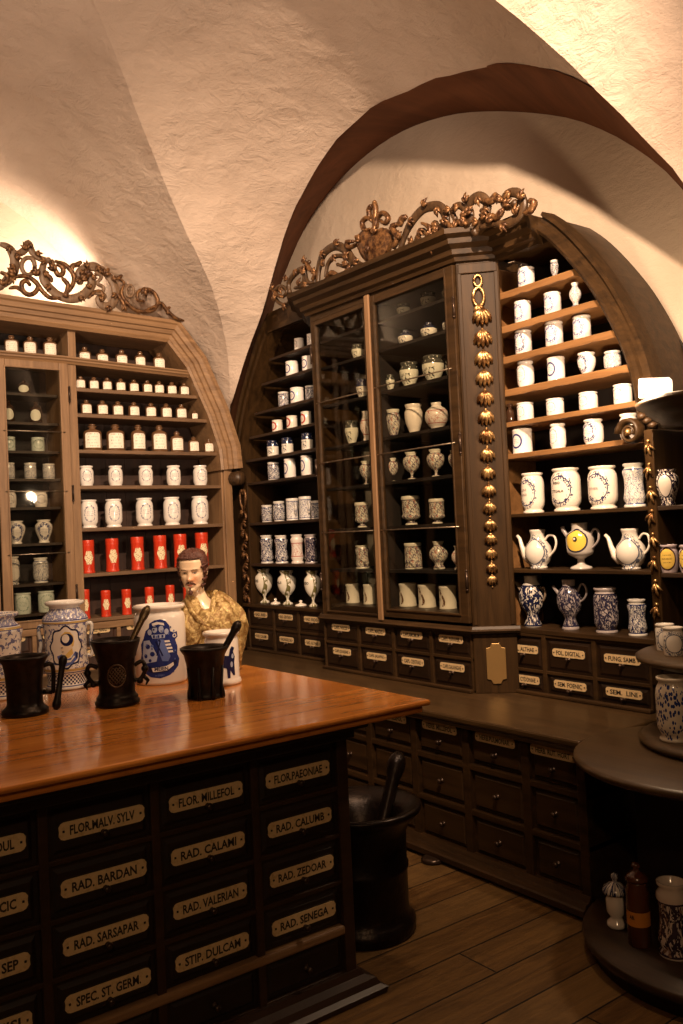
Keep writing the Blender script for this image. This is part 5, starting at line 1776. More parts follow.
row('CL1', ('taper', 'bands_g'), 'small pale jar', 'jar', 'second shelf behind the left pane', None, RF)
row('CL2', ('taper', 'bands'), 'small patterned jar', 'jar', 'third shelf behind the left pane', None, RF)
row('CL3', [('taper', 'bands_g'), ('vase', 'rose')], ['pale tapering jar', 'red and white tall vase'], 'jar', 'fourth shelf behind the left pane', 'pair on the fourth shelf, left pane', RF)
row('CL4', ('urn', 'flower'), 'painted goblet jar', 'jar', 'fifth shelf behind the left pane', None, RF)
row('CL5', ('footcup', 'flower'), 'flowered footed jar', 'jar', 'sixth shelf behind the left pane', None, RF)
row('CL6', ('albarello', 'flower'), 'pale jar with flared foot', 'jar', 'seventh shelf behind the left pane', None, RF)
row('CL7', ('cyl', 'script'), 'cylinder jar with brown ribbon', 'jar', 'lowest shelf behind the left pane', 'ribbon jars, left pane', RF)
row('CR0', ('taper', 'bands_g'), 'dim small jar', 'jar', 'top shelf behind the right pane', 'jars on the top glazed shelf', RF)
row('CR1', ('round', 'bands'), 'dim round jar', 'jar', 'second shelf behind the right pane', 'jars on the second glazed shelf', RF)
row('CR2', ('taper', 'bands_g'), 'wide tapering jar', 'jar', 'third shelf behind the right pane', 'tapering jars', RF)
row('CR3', [('taper', 'flower'), ('taper', 'plain'), ('round', 'rose')], ['dim yellowish jar', 'plain pale tall jar', 'bulbous white jar with red marks'], 'jar', 'fourth shelf behind the right pane', 'mixed jars, right pane', RF)
row('CR4', ('urn', 'flower'), 'flowered goblet jar', 'jar', 'fifth shelf behind the right pane', 'flowered goblet jars', RF)
row('CR5', ('footcup', 'flower'), 'footed jar with banner', 'jar', 'sixth shelf behind the right pane', 'footed banner jars', RF)
row('CR6', [('vase', 'plain'), ('cyl', 'flower'), ('vase', 'flower'), ('vase', 'rose')], ['half-hidden plain vase', 'straight jar with bird-like mark', 'flowered vase', 'half-hidden pinkish vase'], 'jar', 'seventh shelf behind the right pane', 'seventh glazed shelf', RF)
row('CR7', ('cyl', 'script'), 'cylinder jar with brown ribbon', 'jar', 'lowest shelf behind the right pane', 'ribbon jars, right pane', RF)

row('R0', [('straight', 'wreath'), ('taper', 'swirl')], ['white wreath pot', 'tiny narrow spotted jar'], 'jar', 'on the topmost shelf of the right bay', 'jars, top of the right bay', RF)
row('R1', [('straight', 'wreath'), ('straight', 'wreath'), ('vase', 'swirl_pale')], ['wreath pot at the left end', 'wreath pot in the middle', 'narrow-necked white vase'], 'jar', 'on the second shelf of the right bay', 'second shelf, right bay', RF)
row('R2', [('straight', 'wreath_side'), ('straight', 'wreath'), ('straight', 'wreath')], 'white wreath pot', 'jar', 'on the third shelf of the right bay', 'third shelf, right bay', RF)
row('R3', [('pot', 'wreath_fine'), ('cyl', 'ring'), ('taper', 'wreath_side'), ('pot', 'swirl_pale')], ['rounded white pot', 'straight pot with bold ring', 'tapered flowery pot', 'squat flowery pot'], 'jar', 'on the fourth shelf of the right bay', 'fourth shelf, right bay', RF)
row('R4', ('straight', 'wreath_fine'), 'short white pot', 'jar', 'on the fifth shelf of the right bay', 'fifth shelf, right bay', RF)
row('R4b', ('dark', '-'), 'small dark bottle left of the white pots', 'bottle', 'on the fifth shelf of the right bay', None, RF)
row('R5', [('cyl', 'ring'), ('pot', 'wreath_fine'), ('pot', 'wreath_side'), ('pot', 'wreath_fine')], ['straight white pot with ring', 'slim white pot', 'white pot with full wreath', 'white pot behind the scroll bracket'], 'jar', 'on the sixth shelf of the right bay', 'sixth shelf, right bay', RF)
row('R6', [('tall', 'wreath_big'), ('tall', 'wreath_big'), ('tall', 'wreath_big'), ('albarello', 'swirl_pale')], ['large jar with faint lettering in a dotted wreath', 'widest lettered jar in a dotted wreath', 'large cream jar lettered ETHER', 'waisted jar with blue scrolls'], 'jar', 'above the teapots', 'large jars above the teapots', RF)
row('R8', [('vase', 'swirl'), ('vase', 'dense'), ('albarello', 'dense'), ('albarello', 'swirl')][2:] if False else [('vase', 'swirl')] * 4, 'x', 'jar', 'x', None, RF) if False else None

# raised lettering painted on three of the large jars and on the goblets


def letter_strip(name, x, y, z, face, prof, r, h, items, mat, parent):
    pass


def paint_text(owner, prof, items, mat):
    """letters as a part of a scaled jar: built in the jar's unit space"""
    mb = MB()
    rf = rad_of(prof, 1.0, 1.0)
    r, h = owner.scale[0], owner.scale[2]
    for s_, zc, w, hh, phi in items:
        vs, fs = text_faces(s_)
        out = []
        for tx, ty in vs:
            z = zc + ty * hh
            q = rf(z) + 0.02
            a = phi + tx * w
            out.append((q * sin(a), -q * cos(a), z))
        mb.add(out, fs, 0)
    return mb.build('painted_lettering', mat, owner, local=True)


R6o = [o for o in COL.objects if o.get('group') == 'large jars above the teapots']
M['ink_grey'] = newmat('faint_lettering', rough=0.5, color=(0.30, 0.24, 0.22))[0]
for o in R6o:
    if 'faint' in o['label']: paint_text(o, PR['tall'], [('LINI', .58, .55, .06, -.15), ('RASI', .46, .6, .06, -.15)], M['ink_grey'])
    if 'widest' in o['label']: paint_text(o, PR['tall'], [('HIBO', .66, .6, .06, -.15), ('ITTUALA', .47, .95, .06, -.1)], M['ink'])
    if 'ETHER' in o['label']: paint_text(o, PR['tall'], [('ETHER', .48, .8, .055, -.15)], M['ink_grey'])
for o, s_ in zip([o for o in COL.objects if o.get('group') == 'goblet jars'], ('ATRE', 'SALI', 'OSSO')):
    paint_text(o, PR['urn'], [(s_, .66, 1.0, .075, -.1)], M['ink'])


# ------------------------------------------------------------------ spouted jars (teapots and syrup jars)
def spouted(name, label, key, i, glz, prof, body_z, spout, handle, lid=None, group=None):
    x, y, z, r, h = JARS[key][i]
    t = thing(name, label, 'teapot' if 'tea' in name else 'jar', (x, y, z), RF, group)
    mb = MB()
    mb.lathe([(a * r, b * h) for a, b in prof], seg=32)
    # local unit pattern: keep the object scaled so the glaze reads it
    o = MB()
    o.lathe(prof, seg=32)
    b = o.build('jar_body', JM[glz], t, local=True)
    b.scale = (r, r, h)
    if spout:
        mb = MB()
        pts, rr = spout
        mb.tube([(-a * r, -0.15 * r, q * h) for a, q in pts], [w * r for w in rr], 12)
        e = pts[-1]
        mb.build('spout', M['spout_' + glz] if 'spout_' + glz in M else JM['plain'], t, local=True)
    if handle:
        mb = MB()
        mb.tube(catmull([(a * r, 0.1 * r, q * h) for a, q in handle], 4), 0.085 * r, 10)
        mb.build('handle', M['spout_' + glz] if 'spout_' + glz in M else JM['plain'], t, local=True)
    return t


M['spout_dense'] = M['spout_yellow'] = newmat('grey_glaze', rough=0.2, color=(0.32, 0.28, 0.27), coat=0.3)[0]
M['spout_bold'] = newmat('grey_glaze_brown', rough=0.2, color=(0.26, 0.19, 0.13), coat=0.3)[0]
TEA = [(0, 0), (.60, 0), (.64, .03), (.60, .06), (.56, .08), (.78, .16), (.98, .32), (1, .44), (.92, .56), (.70, .68), (.55, .76), (.50, .84), (.54, .93), (.58, .95), (.58, 1), (.50, 1), (.46, .92), (0, .90)]
sp1 = ([(0.7, .22), (1.15, .34), (1.45, .58), (1.62, .78), (1.85, .86)], [.34, .26, .17, .13, .12])
hd1 = [(.60, .72), (.95, .84), (1.45, .82), (1.62, .66), (1.45, .48), (1.1, .36), (.9, .30)]
hd1b = [(.60, .74), (.95, .86), (1.3, .82), (1.4, .62), (1.2, .46), (.9, .36)]
M['spout_label_b'] = JM['plain']
spouted('spouted_teapot', 'white spouted teapot with oval cartouche, left end of the teapot shelf', 'R7', 0, 'label_b', TEA, 0, sp1, hd1, group='spouted jars of the teapot shelf')
spouted('spouted_teapot', 'white spouted teapot with oval cartouche, right end of the teapot shelf', 'R7', 2, 'label_b', TEA, 0, ([(a, b) for a, b in sp1[0]], sp1[1]), hd1b, group='spouted jars of the teapot shelf')
YEL = [(0, 0), (.78, 0), (.80, .02), (.72, .05), (.30, .10), (.24, .16), (.26, .22), (.55, .27), (.86, .32), (.95, .38), (.98, .48), (1, .66), (.92, .76), (.66, .82), (.56, .84), (.56, .96), (.60, 1), (.52, 1), (.50, .90), (0, .88)]
yt = spouted('spouted_urn', 'footed spouted urn with a yellow panel, between the two white teapots', 'R7', 1, 'yellow', YEL, 0,
             ([(0.8, .66), (1.1, .76), (1.32, .86), (1.4, .93)], [.16, .15, .15, .17]), [(.85, .72), (1.2, .86), (1.55, .80), (1.5, .62), (1.15, .5), (.95, .46)])
x, y, z, r, h = JARS['R7'][1]
mb = MB()
patch_wrap(mb, [(0.011 * cos(a) + 0.022, 0.150 + 0.012 * sin(a)) for a in [2 * pi * i / 16 for i in range(16)]], lambda q: r, 0, 0.002)
mb.build('painted_emblem', M['ink'], yt, local=True)
mb = MB()
patch_wrap(mb, [(0.005 * cos(a) + 0.020, 0.151 + 0.006 * sin(a)) for a in [2 * pi * i / 10 for i in range(10)]], lambda q: r, 0, 0.003)
mb.build('painted_emblem', JM['plain'], yt, local=True)
SYR = [(0, 0), (.66, 0), (.70, .03), (.60, .08), (.44, .20), (.44, .24), (.50, .26), (.55, .30), (.86, .40), (1, .55), (.98, .66), (.80, .78), (.56, .85), (.50, .88), (.52, .96), (.56, 1), (.48, 1), (.44, .90), (0, .88)]
spouted('syrup_jar', 'round syrup jar with bold blue and white blobs, below the left teapot', 'R8', 0, 'bold', SYR, 0,
        ([(0.8, .66), (1.1, .76), (1.4, .86)], [.15, .13, .12]), [(.8, .74), (1.15, .76), (1.25, .62), (1.0, .5)], group='lowest shelf, right bay')
spouted('syrup_jar', 'mottled grey syrup jar with arched handle, below the yellow-panelled urn', 'R8', 1, 'dense', SYR, 0,
        ([(0.75, .66), (1.1, .76), (1.45, .86)], [.16, .14, .13]), [(.75, .74), (1.1, .90), (1.5, .88), (1.62, .74), (1.35, .62), (.95, .56)], group='lowest shelf, right bay')
x, y, z, r, h = JARS['R8'][2]
put('tall', 'dense', x, y, z, r, h, RF, 'grey jar with dark scrolled medallion, right of the syrup jars', 'jar', 'lowest shelf, right bay')
x, y, z, r, h = JARS['R8'][3]
put('albarello', 'swirl', x, y, z, r, h, RF, 'short dark blue jar beside the gilt upright, lowest shelf', 'jar', 'lowest shelf, right bay')
x, y, z, r, h = JARS['ST1'][0]
put('ovoid', 'label', x, y, z, r, h, RF + 0.3, 'footed jar with a pale oval label on the top shelf of the corner stand', 'jar', None)
for i, (x, y, z, r, h) in enumerate(JARS['ST2']):
    if i == 1: y -= 0.02
    put('pot', 'yellow_s', x, y, z, r, h, RF + 0.3, ['small yellow-panelled jar on the corner stand, left one', 'small yellow-panelled jar cut by the right picture edge'][i], 'jar', 'yellow jars on the stand')
x, y, z, r, h = JARS['ST3'][0]
put('straight', 'label_b', x + 0.10, y + 0.045, z, r, h, RF + 0.4, 'squat jar with white oval, rear of the pair on the round shelf', 'jar', 'squat jars on the round shelf')
x, y, z, r, h = JARS['ST3'][1]
put('straight', 'label_b', x, y, z, r, h, RF + 0.4, 'squat jar with white oval, front of the pair on the round shelf', 'jar', 'squat jars on the round shelf')
put('tall', 'spray', 2.90, 1.875, 0.772, 0.062, 0.235, RF + 0.45, 'tall cream jar with blue flower spray on the round step of the stand', 'jar', None)

# jars standing on the plinth of the stand
put('albarello', 'scroll', 2.66, 1.765, 0.10, 0.056, 0.25, RF + 0.6, 'wide patterned jar at the right edge on the dark round plinth', 'jar', None)
bj = thing('brown_apothecary_jar', 'tall dark brown jar with orange label and lid on the round plinth', 'jar', (2.635, 1.885, 0.10), RF + 0.55)
M['brown_glaze'] = newmat('brown_glaze', rough=0.2, color=(0.075, 0.022, 0.008), coat=0.4)[0]
M['orange'] = newmat('orange_label', rough=0.4, color=(0.52, 0.20, 0.03))[0]
mb = MB()
mb.lathe([(0, 0), (.037, 0), (.040, .005), (.040, .19), (.036, .20), (.034, .215), (.034, .225), (0, .225)], seg=28)
mb.build('jar_body', M['brown_glaze'], bj, local=True)
mb = MB()
patch_wrap(mb, [(-.055, .075), (.055, .075), (.055, .125), (-.055, .125)], lambda q: 0.040, 0, 0.001)
vs, fs = text_faces('AB.')
mb.add([((.0415) * sin(-.5 + x_ * .5), -(.0415) * cos(-.5 + x_ * .5), .107 + y_ * .014) for x_, y_ in vs], fs, 1)
mb.build('label_band', [M['orange'], M['ink']], bj, local=True)
mb = MB()
mb.lathe([(0, .225), (.040, .225), (.041, .236), (.030, .248), (.012, .258), (.010, .268), (.016, .276), (.010, .285), (0, .286)], seg=24)
mb.build('lid', M['brown_glaze'], bj, local=True)
wj = thing('lidded_jar', 'small white footed jar with a domed painted lid, left of the brown jar', 'jar', (2.69, 2.02, 0.10), RF + 0.5)
mb = MB()
mb.lathe([(0, 0), (.030, 0), (.036, .008), (.034, .02), (.022, .03), (.022, .04), (.034, .055), (.036, .10), (.030, .12), (.032, .126), (0, .126)], seg=28)
mb.build('jar_body', JM['rose'], wj, local=True)
mb = MB()
mb.lathe([(0, .126), (.046, .126), (.047, .134), (.040, .148), (.022, .160), (.008, .165), (.008, .172), (.013, .180), (.012, .192), (0, .198)], seg=28)
mb.build('lid', JM['swirl'], wj, local=True)

# ------------------------------------------------------------------ things on the table
M['iron'], _nt, _b = newmat('dark_bronze', rough=0.38, metal=0.7, spec=0.5)
_c = mixc(_nt, ((noise(_nt, tcoord(_nt), 25, 4, 0.7) - 0.4) * 3).clamp(), (0.008, 0.005, 0.004), (0.028, 0.018, 0.012))
_nt.links.new(_c, _b.inputs['Base Color'])
bump(_nt, _b, noise(_nt, tcoord(_nt), 60, 4, 0.7), 0.15, 0.003)


def loop_handle(mb, s, r, z0, z1, out=0.035, w=0.008, dolphin=True):
    pts = [(s * r, 0, z1), (s * (r + out * .8), 0, z1 + .012), (s * (r + out * 1.1), 0, (z0 + z1) / 2 + .01), (s * (r + out * .6), 0, z0 + .004), (s * (r - .002), 0, z0)]
    mb.tube(catmull(pts, 5), w, 10)
    if dolphin:
        mb.ball((s * (r + out * 1.05), 0, (z0 + z1) / 2 + .012), w * 1.7, 10, 8)
        mb.ball((s * (r + out * .5), 0, z0 - .004), w * 1.5, 10, 8)
        mb.tube([(s * (r + out * .9), 0, z0 + .012), (s * (r + out * 1.35), 0, z0 - .006), (s * (r + out * 1.1), 0, z0 - .022)], [w, w * .9, w * .3], 8)


def pestle(mb, a, b, r=0.013):
    a, b = Vector(a), Vector(b)
    d = b - a
    q = [a + d * t for t in (0, .06, .12, .2, .5, .8, .86, .92, .96, 1)]
    mb.tube(q, [r * s for s in (.6, 1.25, 1.35, 1.0, .85, .95, 1.25, 1.3, 1.1, .5)], 12)


m1 = thing('bronze_mortar', 'dark bronze mortar at the left end of the table with a wide flaring rim', 'mortar', (0.93, 3.19, 1.0), -0.4)
mb = MB()
mb.lathe([(0, 0), (.078, 0), (.082, .008), (.080, .018), (.070, .026), (.063, .034), (.061, .045), (.062, .10), (.066, .15), (.072, .18), (.083, .198), (.086, .206), (.080, .208), (.070, .196), (.060, .16), (.052, .05), (0, .04)], seg=48)
mb.build('mortar_body', M['iron'], m1, local=True)
mb = MB()
mb.tube(catmull([(.062, 0, .165), (.090, 0, .172), (.100, 0, .15), (.098, 0, .08), (.095, 0, .07)], 4), .008, 8)
mb.tube([(.062, 0, .075), (.095, 0, .068)], .007, 8)
mb.build('handle', M['iron'], m1, local=True)
pe = thing('pestle', 'dark pestle leaning beside the left mortar handle', 'pestle', (1.03, 3.13, 1.0))
mb = MB()
pestle(mb, (1.010, 3.10, 1.014), (1.055, 3.13, 1.200), .012)
mb.build('pestle_shaft', M['iron'], pe)

m2 = thing('bronze_mortar', 'middle dark bronze mortar with relief ornament and two curled handles', 'mortar', (1.235, 3.09, 1.0), -0.38)
mb = MB()
mb.lathe([(0, 0), (.078, 0), (.081, .006), (.081, .016), (.074, .020), (.076, .030), (.070, .036), (.066, .046), (.065, .052), (.066, .16), (.070, .165), (.070, .172), (.074, .178), (.076, .19), (.084, .215), (.090, .232), (.091, .240), (.085, .242), (.075, .22), (.060, .17), (.052, .06), (0, .05)], seg=48)
mb.build('mortar_body', M['iron'], m2, local=True)
for s in (-1, 1):
    mb = MB()
    loop_handle(mb, s, .066, .085, .14)
    mb.build('handle', M['iron'], m2, local=True)
mb = MB()   # raised trellis ornament on the front
for i in range(-3, 4):
    for s in (-1, 1):
        pts = []
        for t in range(7):
            z = .085 + .06 * t / 6
            u = i * .012 + s * (z - .115) * .8
            if abs(u) > .030 * sqrt(max(0.0, 1 - ((z - .115) / .036) ** 2)) + .004: continue
            a = u / .067
            pts.append((.0675 * sin(a), -.0675 * cos(a), z))
        if len(pts) > 1: mb.tube(pts, .0018, 6)
ringp = []
for i in range(25):
    q = 2 * pi * i / 24
    a = .032 * cos(q) / .067
    ringp.append((.068 * sin(a), -.068 * cos(a), .115 + .040 * sin(q)))
mb.tube(ringp, .003, 6)
mb.build('relief_ornament', newmat('bronze_relief', rough=0.35, metal=0.8, color=(0.10, 0.065, 0.04))[0], m2, local=True)
pe = thing('pestle', 'dark pestle standing in the middle mortar, sticking out to the right', 'pestle', (1.235, 3.09, 1.0))
mb = MB()
pestle(mb, (1.215, 3.10, 1.075), (1.385, 3.12, 1.35), .013)
mb.build('pestle_shaft', newmat('pestle_bronze', rough=0.35, metal=0.8, color=(0.10, 0.065, 0.03))[0], pe)

m3 = thing('bronze_mortar', 'small dark tapering mortar with ribbed feet at the right of the table', 'mortar', (1.525, 2.945, 1.0), -0.45)
mb = MB()
mb.lathe([(0, 0), (.060, 0), (.063, .006), (.060, .014), (.058, .02), (.062, .06), (.070, .13), (.078, .165), (.090, .182), (.092, .190), (.086, .193), (.074, .178), (.060, .12), (.05, .04), (0, .035)], seg=8 * 6)
mb.build('mortar_body', M['iron'], m3, local=True)
for i in range(8):
    a = 2 * pi * (i + .5) / 8
    mb = MB()
    ca, sa = cos(a), sin(a)
    mb.tube([(.066 * ca, .066 * sa, 0.004), (.066 * ca, .066 * sa, .02), (.062 * ca, .062 * sa, .05), (.070 * ca, .070 * sa, .12)], [.010, .009, .006, .004], 8)
    mb.build('rib', M['iron'], m3, local=True)
pe = thing('pestle', 'dark pestle standing in the small right mortar, leaning to the right', 'pestle', (1.525, 2.945, 1.0))
mb = MB()
pestle(mb, (1.535, 2.95, 1.065), (1.67, 2.925, 1.275), .014)
mb.build('pestle_shaft', M['iron'], pe)

# jar with the soldier medallion
aj = thing('medallion_jar', 'tall blue and white handled jar painted with a helmeted head in a medallion', 'jar', (1.235, 3.63, 1.0), -0.33)
APR = [(0, 0), (.082, 0), (.086, .006), (.084, .014), (.078, .020), (.080, .060), (.088, .075), (.092, .085), (.088, .11), (.084, .16), (.084, .20), (.088, .25), (.092, .275), (.094, .285), (.088, .300), (.066, .322), (.062, .330), (.062, .342), (.078, .350), (.080, .358), (.076, .364), (.066, .364), (.056, .345), (0, .335)]
M['aj'], _nt, _b = newmat('medallion_jar_glaze', rough=0.14, coat=0.4)
_x, _y, _z = sep(_nt, tcoord(_nt))
_a = _x.atan2(_y * -1.0)
_p = xyz(_nt, _a * 0.085, _z, 0.0)
_n = noise(_nt, _p, 55.0, 3, 0.6, 0.6)
_base = (0.84, 0.78, 0.72)
_sc = (_n > 0.54) * (_z > 0.085) * (_z < 0.275)
_c = mixc(_nt, _sc * 0.85, _base, (0.05, 0.06, 0.24))
_neck = (_z > 0.285) * (_z < 0.335) * (noise(_nt, _p, 90.0, 2) > 0.47)
_c = mixc(_nt, _neck * 0.8, _c, (0.16, 0.18, 0.40))
_yb = ((_z - 0.278).abs() < 0.004).max((_z - 0.083).abs() < 0.005)
_c = mixc(_nt, _yb, _c, (0.55, 0.38, 0.14))
_bb = ((_z - 0.287).abs() < 0.002).max((_z - 0.272).abs() < 0.0015).max((_z - 0.072).abs() < 0.002).max((_z - 0.016).abs() < 0.002)
_c = mixc(_nt, _bb, _c, (0.04, 0.05, 0.22))
_dia = ((((_a * 0.085 + _z) * 60.0).frac() - 0.5).abs() + (((_a * 0.085 - _z) * 60.0).frac() - 0.5).abs())
_c = mixc(_nt, (_dia < 0.5) * (_z > 0.022) * (_z < 0.066), _c, (0.03, 0.025, 0.09))
_nt.links.new(_c, _b.inputs['Base Color'])
mb = MB()
mb.lathe(APR, seg=48)
mb.build('jar_body', M['aj'], aj, local=True)
AR = rad_of([(a, b) for a, b in APR], 1.0, 1.0)


def blob(cx, cz, rx, rz, n=24, sc=0.0, k=0, ph=0.0):
    return [(cx + rx * cos(2 * pi * i / n) * (1 + sc * cos(k * 2 * pi * i / n + ph)), cz + rz * sin(2 * pi * i / n) * (1 + sc * cos(k * 2 * pi * i / n + ph))) for i in range(n)]


mb = MB()
C_IN, C_PA, C_YE, C_BL, C_FL, C_GR = range(6)
mats = [newmat('paint_navy', rough=0.2, color=(0.012, 0.014, 0.06))[0], newmat('paint_white', rough=0.2, color=(0.80, 0.72, 0.64))[0],
        newmat('paint_yellow', rough=0.2, color=(0.70, 0.46, 0.14))[0], newmat('paint_blue', rough=0.2, color=(0.10, 0.13, 0.36))[0],
        newmat('paint_flesh', rough=0.2, color=(0.78, 0.62, 0.46))[0], newmat('paint_grey', rough=0.2, color=(0.38, 0.42, 0.55))[0]]
zc = .178
patch_wrap(mb, blob(0, zc, .068, .086, 64, .07, 8), AR, C_IN, .0006)
patch_wrap(mb, blob(0, zc, .061, .078, 64, .07, 8), AR, C_PA, .0010)
patch_wrap(mb, [(-.020, .226), (-.002, .242), (.018, .238), (.030, .222), (.034, .200), (.030, .180), (.022, .176), (.020, .205)], AR, C_YE, .0014)
patch_wrap(mb, blob(.004, .208, .026, .026, 24), AR, C_IN, .0018)
patch_wrap(mb, blob(-.001, .213, .015, .018, 18), AR, C_PA, .0022)
patch_wrap(mb, [(-.020, .198), (.020, .192), (.026, .168), (.018, .150), (-.002, .145), (-.016, .152), (-.018, .163), (-.023, .172), (-.018, .180)], AR, C_FL, .0016)
patch_wrap(mb, [(-.020, .178), (-.012, .178), (-.012, .1745), (-.020, .1745)], AR, C_IN, .0022)
patch_wrap(mb, [(-.018, .161), (-.010, .161), (-.010, .158), (-.018, .158)], AR, C_IN, .0022)
patch_wrap(mb, [(.010, .160), (.024, .172), (.028, .150), (.012, .135), (-.006, .130), (-.010, .140)], AR, C_YE, .0020)
patch_wrap(mb, [(-.038, .142), (-.018, .150), (.0, .128), (.020, .134), (.036, .158), (.050, .150), (.046, .128), (.022, .108), (-.004, .099), (-.026, .112)], AR, C_BL, .0024)
patch_wrap(mb, [(-.028, .138), (-.008, .124), (.016, .124), (.030, .142), (.034, .136), (.016, .116), (-.008, .115), (-.026, .130)], AR, C_PA, .0028)
patch_wrap(mb, [(.036, .154), (.047, .152), (.047, .132), (.040, .128)], AR, C_IN, .0028)
mb.build('painted_medallion', mats, aj, local=True)
for s in (-1, 1):
    mb = MB()
    mb.tube(catmull([(s * .086, 0, .262), (s * .104, 0, .262), (s * .106, 0, .235), (s * .100, 0, .19), (s * .106, 0, .15), (s * .100, 0, .125), (s * .084, 0, .13)], 4), .008, 8)
    mb.build('handle', JM['swirl_pale'], aj, local=True)

# big white jar with the blue coat of arms
bj2 = thing('armorial_jar', 'big white straight jar with a blue coat of arms in the middle of the table', 'jar', (1.57, 3.43, 1.0), -0.35)
BPR = [(0, 0), (.100, 0), (.106, .006), (.108, .014), (.108, .270), (.104, .288), (.094, .300), (.094, .306), (.106, .312), (.110, .320), (.106, .328), (.096, .328), (.088, .31), (0, .30)]
M['bjw'], _nt, _b = newmat('armorial_jar_glaze', rough=0.14, color=(0.80, 0.71, 0.63), coat=0.4)
_c = mixc(_nt, (noise(_nt, tcoord(_nt), 9, 3) - 0.2).clamp(), (0.82, 0.74, 0.66), (0.74, 0.64, 0.56))
_nt.links.new(_c, _b.inputs['Base Color'])
mb = MB()
mb.lathe(BPR, seg=48)
mb.build('jar_body', M['bjw'], bj2, local=True)
BR_ = rad_of(BPR, 1.0, 1.0)
mb = MB()
rnd = random.Random(3)
coat = [(-.052, .055), (-.058, .085), (-.066, .10), (-.060, .13), (-.062, .165), (-.050, .19), (-.042, .22), (-.030, .232), (-.028, .250), (-.012, .262), (.006, .266), (.022, .258), (.034, .238), (.036, .215), (.048, .208), (.060, .212), (.062, .19), (.052, .18), (.060, .15), (.058, .12), (.066, .10), (.060, .072), (.045, .055), (.030, .040), (0, .030), (-.030, .036)]
def wide(q): return [(u * 1.34 - .014, z * 1.03) for u, z in q]


patch_wrap(mb, wide(coat), BR_, 0, .0008)
for pts, ci, e in (
    ([(-.020, .250), (-.004, .256), (.016, .250), (.018, .240), (0, .246), (-.018, .240)], 2, .0014),
    (blob(-.012, .226, .008, .014, 12), 3, .0014), (blob(.008, .226, .008, .014, 12), 3, .0014), (blob(-.028, .215, .007, .012, 12), 3, .0014), (blob(.024, .215, .007, .012, 12), 3, .0014),
    ([(-.020, .236), (-.002, .238), (-.002, .234), (-.020, .232)], 1, .002), ([(-.024, .205), (.020, .205), (.018, .190), (-.020, .190)], 3, .0014),
    ([(-.018, .203), (-.012, .203), (-.012, .192), (-.018, .192)], 0, .0018), ([(-.004, .203), (.002, .203), (.002, .192), (-.004, .192)], 0, .0018), ([(.008, .203), (.014, .203), (.014, .192), (.008, .192)], 0, .0018),
    ([(-.050, .180), (-.030, .184), (-.006, .120), (-.010, .098), (-.050, .090), (-.056, .120)], 3, .0014),
    (blob(-.036, .158, .008, .010, 8), 0, .0018), (blob(-.022, .128, .008, .010, 8), 0, .0018), (blob(-.044, .120, .006, .009, 8), 0, .0018), (blob(-.030, .102, .005, .007, 8), 0, .0018), (blob(-.022, .160, .005, .006, 8), 4, .0018),
    ([(-.004, .186), (.014, .184), (.034, .115), (.026, .096), (.008, .098), (.0, .130)], 4, .0014),
    ([(.016, .180), (.032, .180), (.034, .172), (.018, .172)], 2, .0018), ([(.018, .166), (.036, .166), (.037, .158), (.020, .158)], 2, .0018), ([(.022, .152), (.040, .152), (.041, .144), (.024, .144)], 2, .0018), ([(.026, .138), (.042, .138), (.043, .130), (.028, .130)], 2, .0018),
    (blob(.050, .196, .007, .008, 12), 2, .0014), (blob(.050, .196, .004, .005, 10), 0, .0018),
    ([(.002, .180), (.006, .182), (-.006, .120), (-.010, .122)], 1, .002), ([(-.012, .176), (-.008, .180), (.012, .120), (.008, .118)], 1, .002),
    ([(-.052, .088), (-.056, .068), (-.020, .052), (.024, .056), (.056, .084), (.052, .102), (.022, .078), (-.020, .074)], 1, .002),
    ([(-.026, .072), (-.022, .056), (.022, .060), (.044, .078), (.042, .090), (.020, .078)], 2, .0024),
):
    patch_wrap(mb, wide(pts), BR_, ci, e)
text_wrap(mb, 'MEIEN', BR_, .070, .056, .015, 1, phi0=-.08, eps=.003)
text_wrap(mb, 'A STERY', BR_, .043, .040, .007, 4, phi0=-.14, eps=.003)
for i in range(26):
    u, z = rnd.uniform(-.075, .055), rnd.uniform(.05, .24)
    if abs(u) < .02 and z < .09: continue
    patch_wrap(mb, blob(u, z, rnd.uniform(.002, .005), rnd.uniform(.002, .006), 6), BR_, rnd.choice((0, 4, 4, 1)), .0026)
mb.build('painted_coat_of_arms', [newmat('cobalt', rough=0.2, color=(0.018, 0.03, 0.16))[0], mats[0], newmat('cobalt_white', rough=0.2, color=(0.78, 0.72, 0.68))[0],
                                newmat('cobalt_pale', rough=0.2, color=(0.42, 0.46, 0.60))[0], newmat('cobalt_mid', rough=0.2, color=(0.12, 0.17, 0.42))[0]], bj2, local=True)

# smaller white jar
sj = thing('white_jar', 'smaller white jar with a dark blue painted figure, behind the small right mortar', 'jar', (1.72, 3.17, 1.0), -0.35)
SPR = [(0, 0), (.070, 0), (.076, .004), (.078, .012), (.074, .022), (.070, .03), (.070, .180), (.066, .190), (.066, .196), (.074, .202), (.076, .210), (.073, .216), (.066, .216), (.06, .20), (0, .19)]
mb = MB()
mb.lathe(SPR, seg=40)
mb.build('jar_body', M['bjw'], sj, local=True)
SR_ = rad_of(SPR, 1.0, 1.0)
mb = MB()
patch_wrap(mb, [(.010, .03), (.022, .03), (.024, .06), (.036, .04), (.046, .04), (.044, .09), (.048, .115), (.040, .135), (.046, .15), (.034, .158), (.024, .146), (.018, .12), (-.010, .125), (-.024, .11), (-.02, .08), (-.03, .05), (-.02, .045), (-.008, .075), (.008, .07)], SR_, 0, .001)
patch_wrap(mb, blob(.036, .118, .006, .010, 10), SR_, 1, .0016)
patch_wrap(mb, blob(.030, .085, .006, .012, 10), SR_, 1, .0016)
mb.build('painted_figure', [mats[0], mats[5]], sj, local=True)
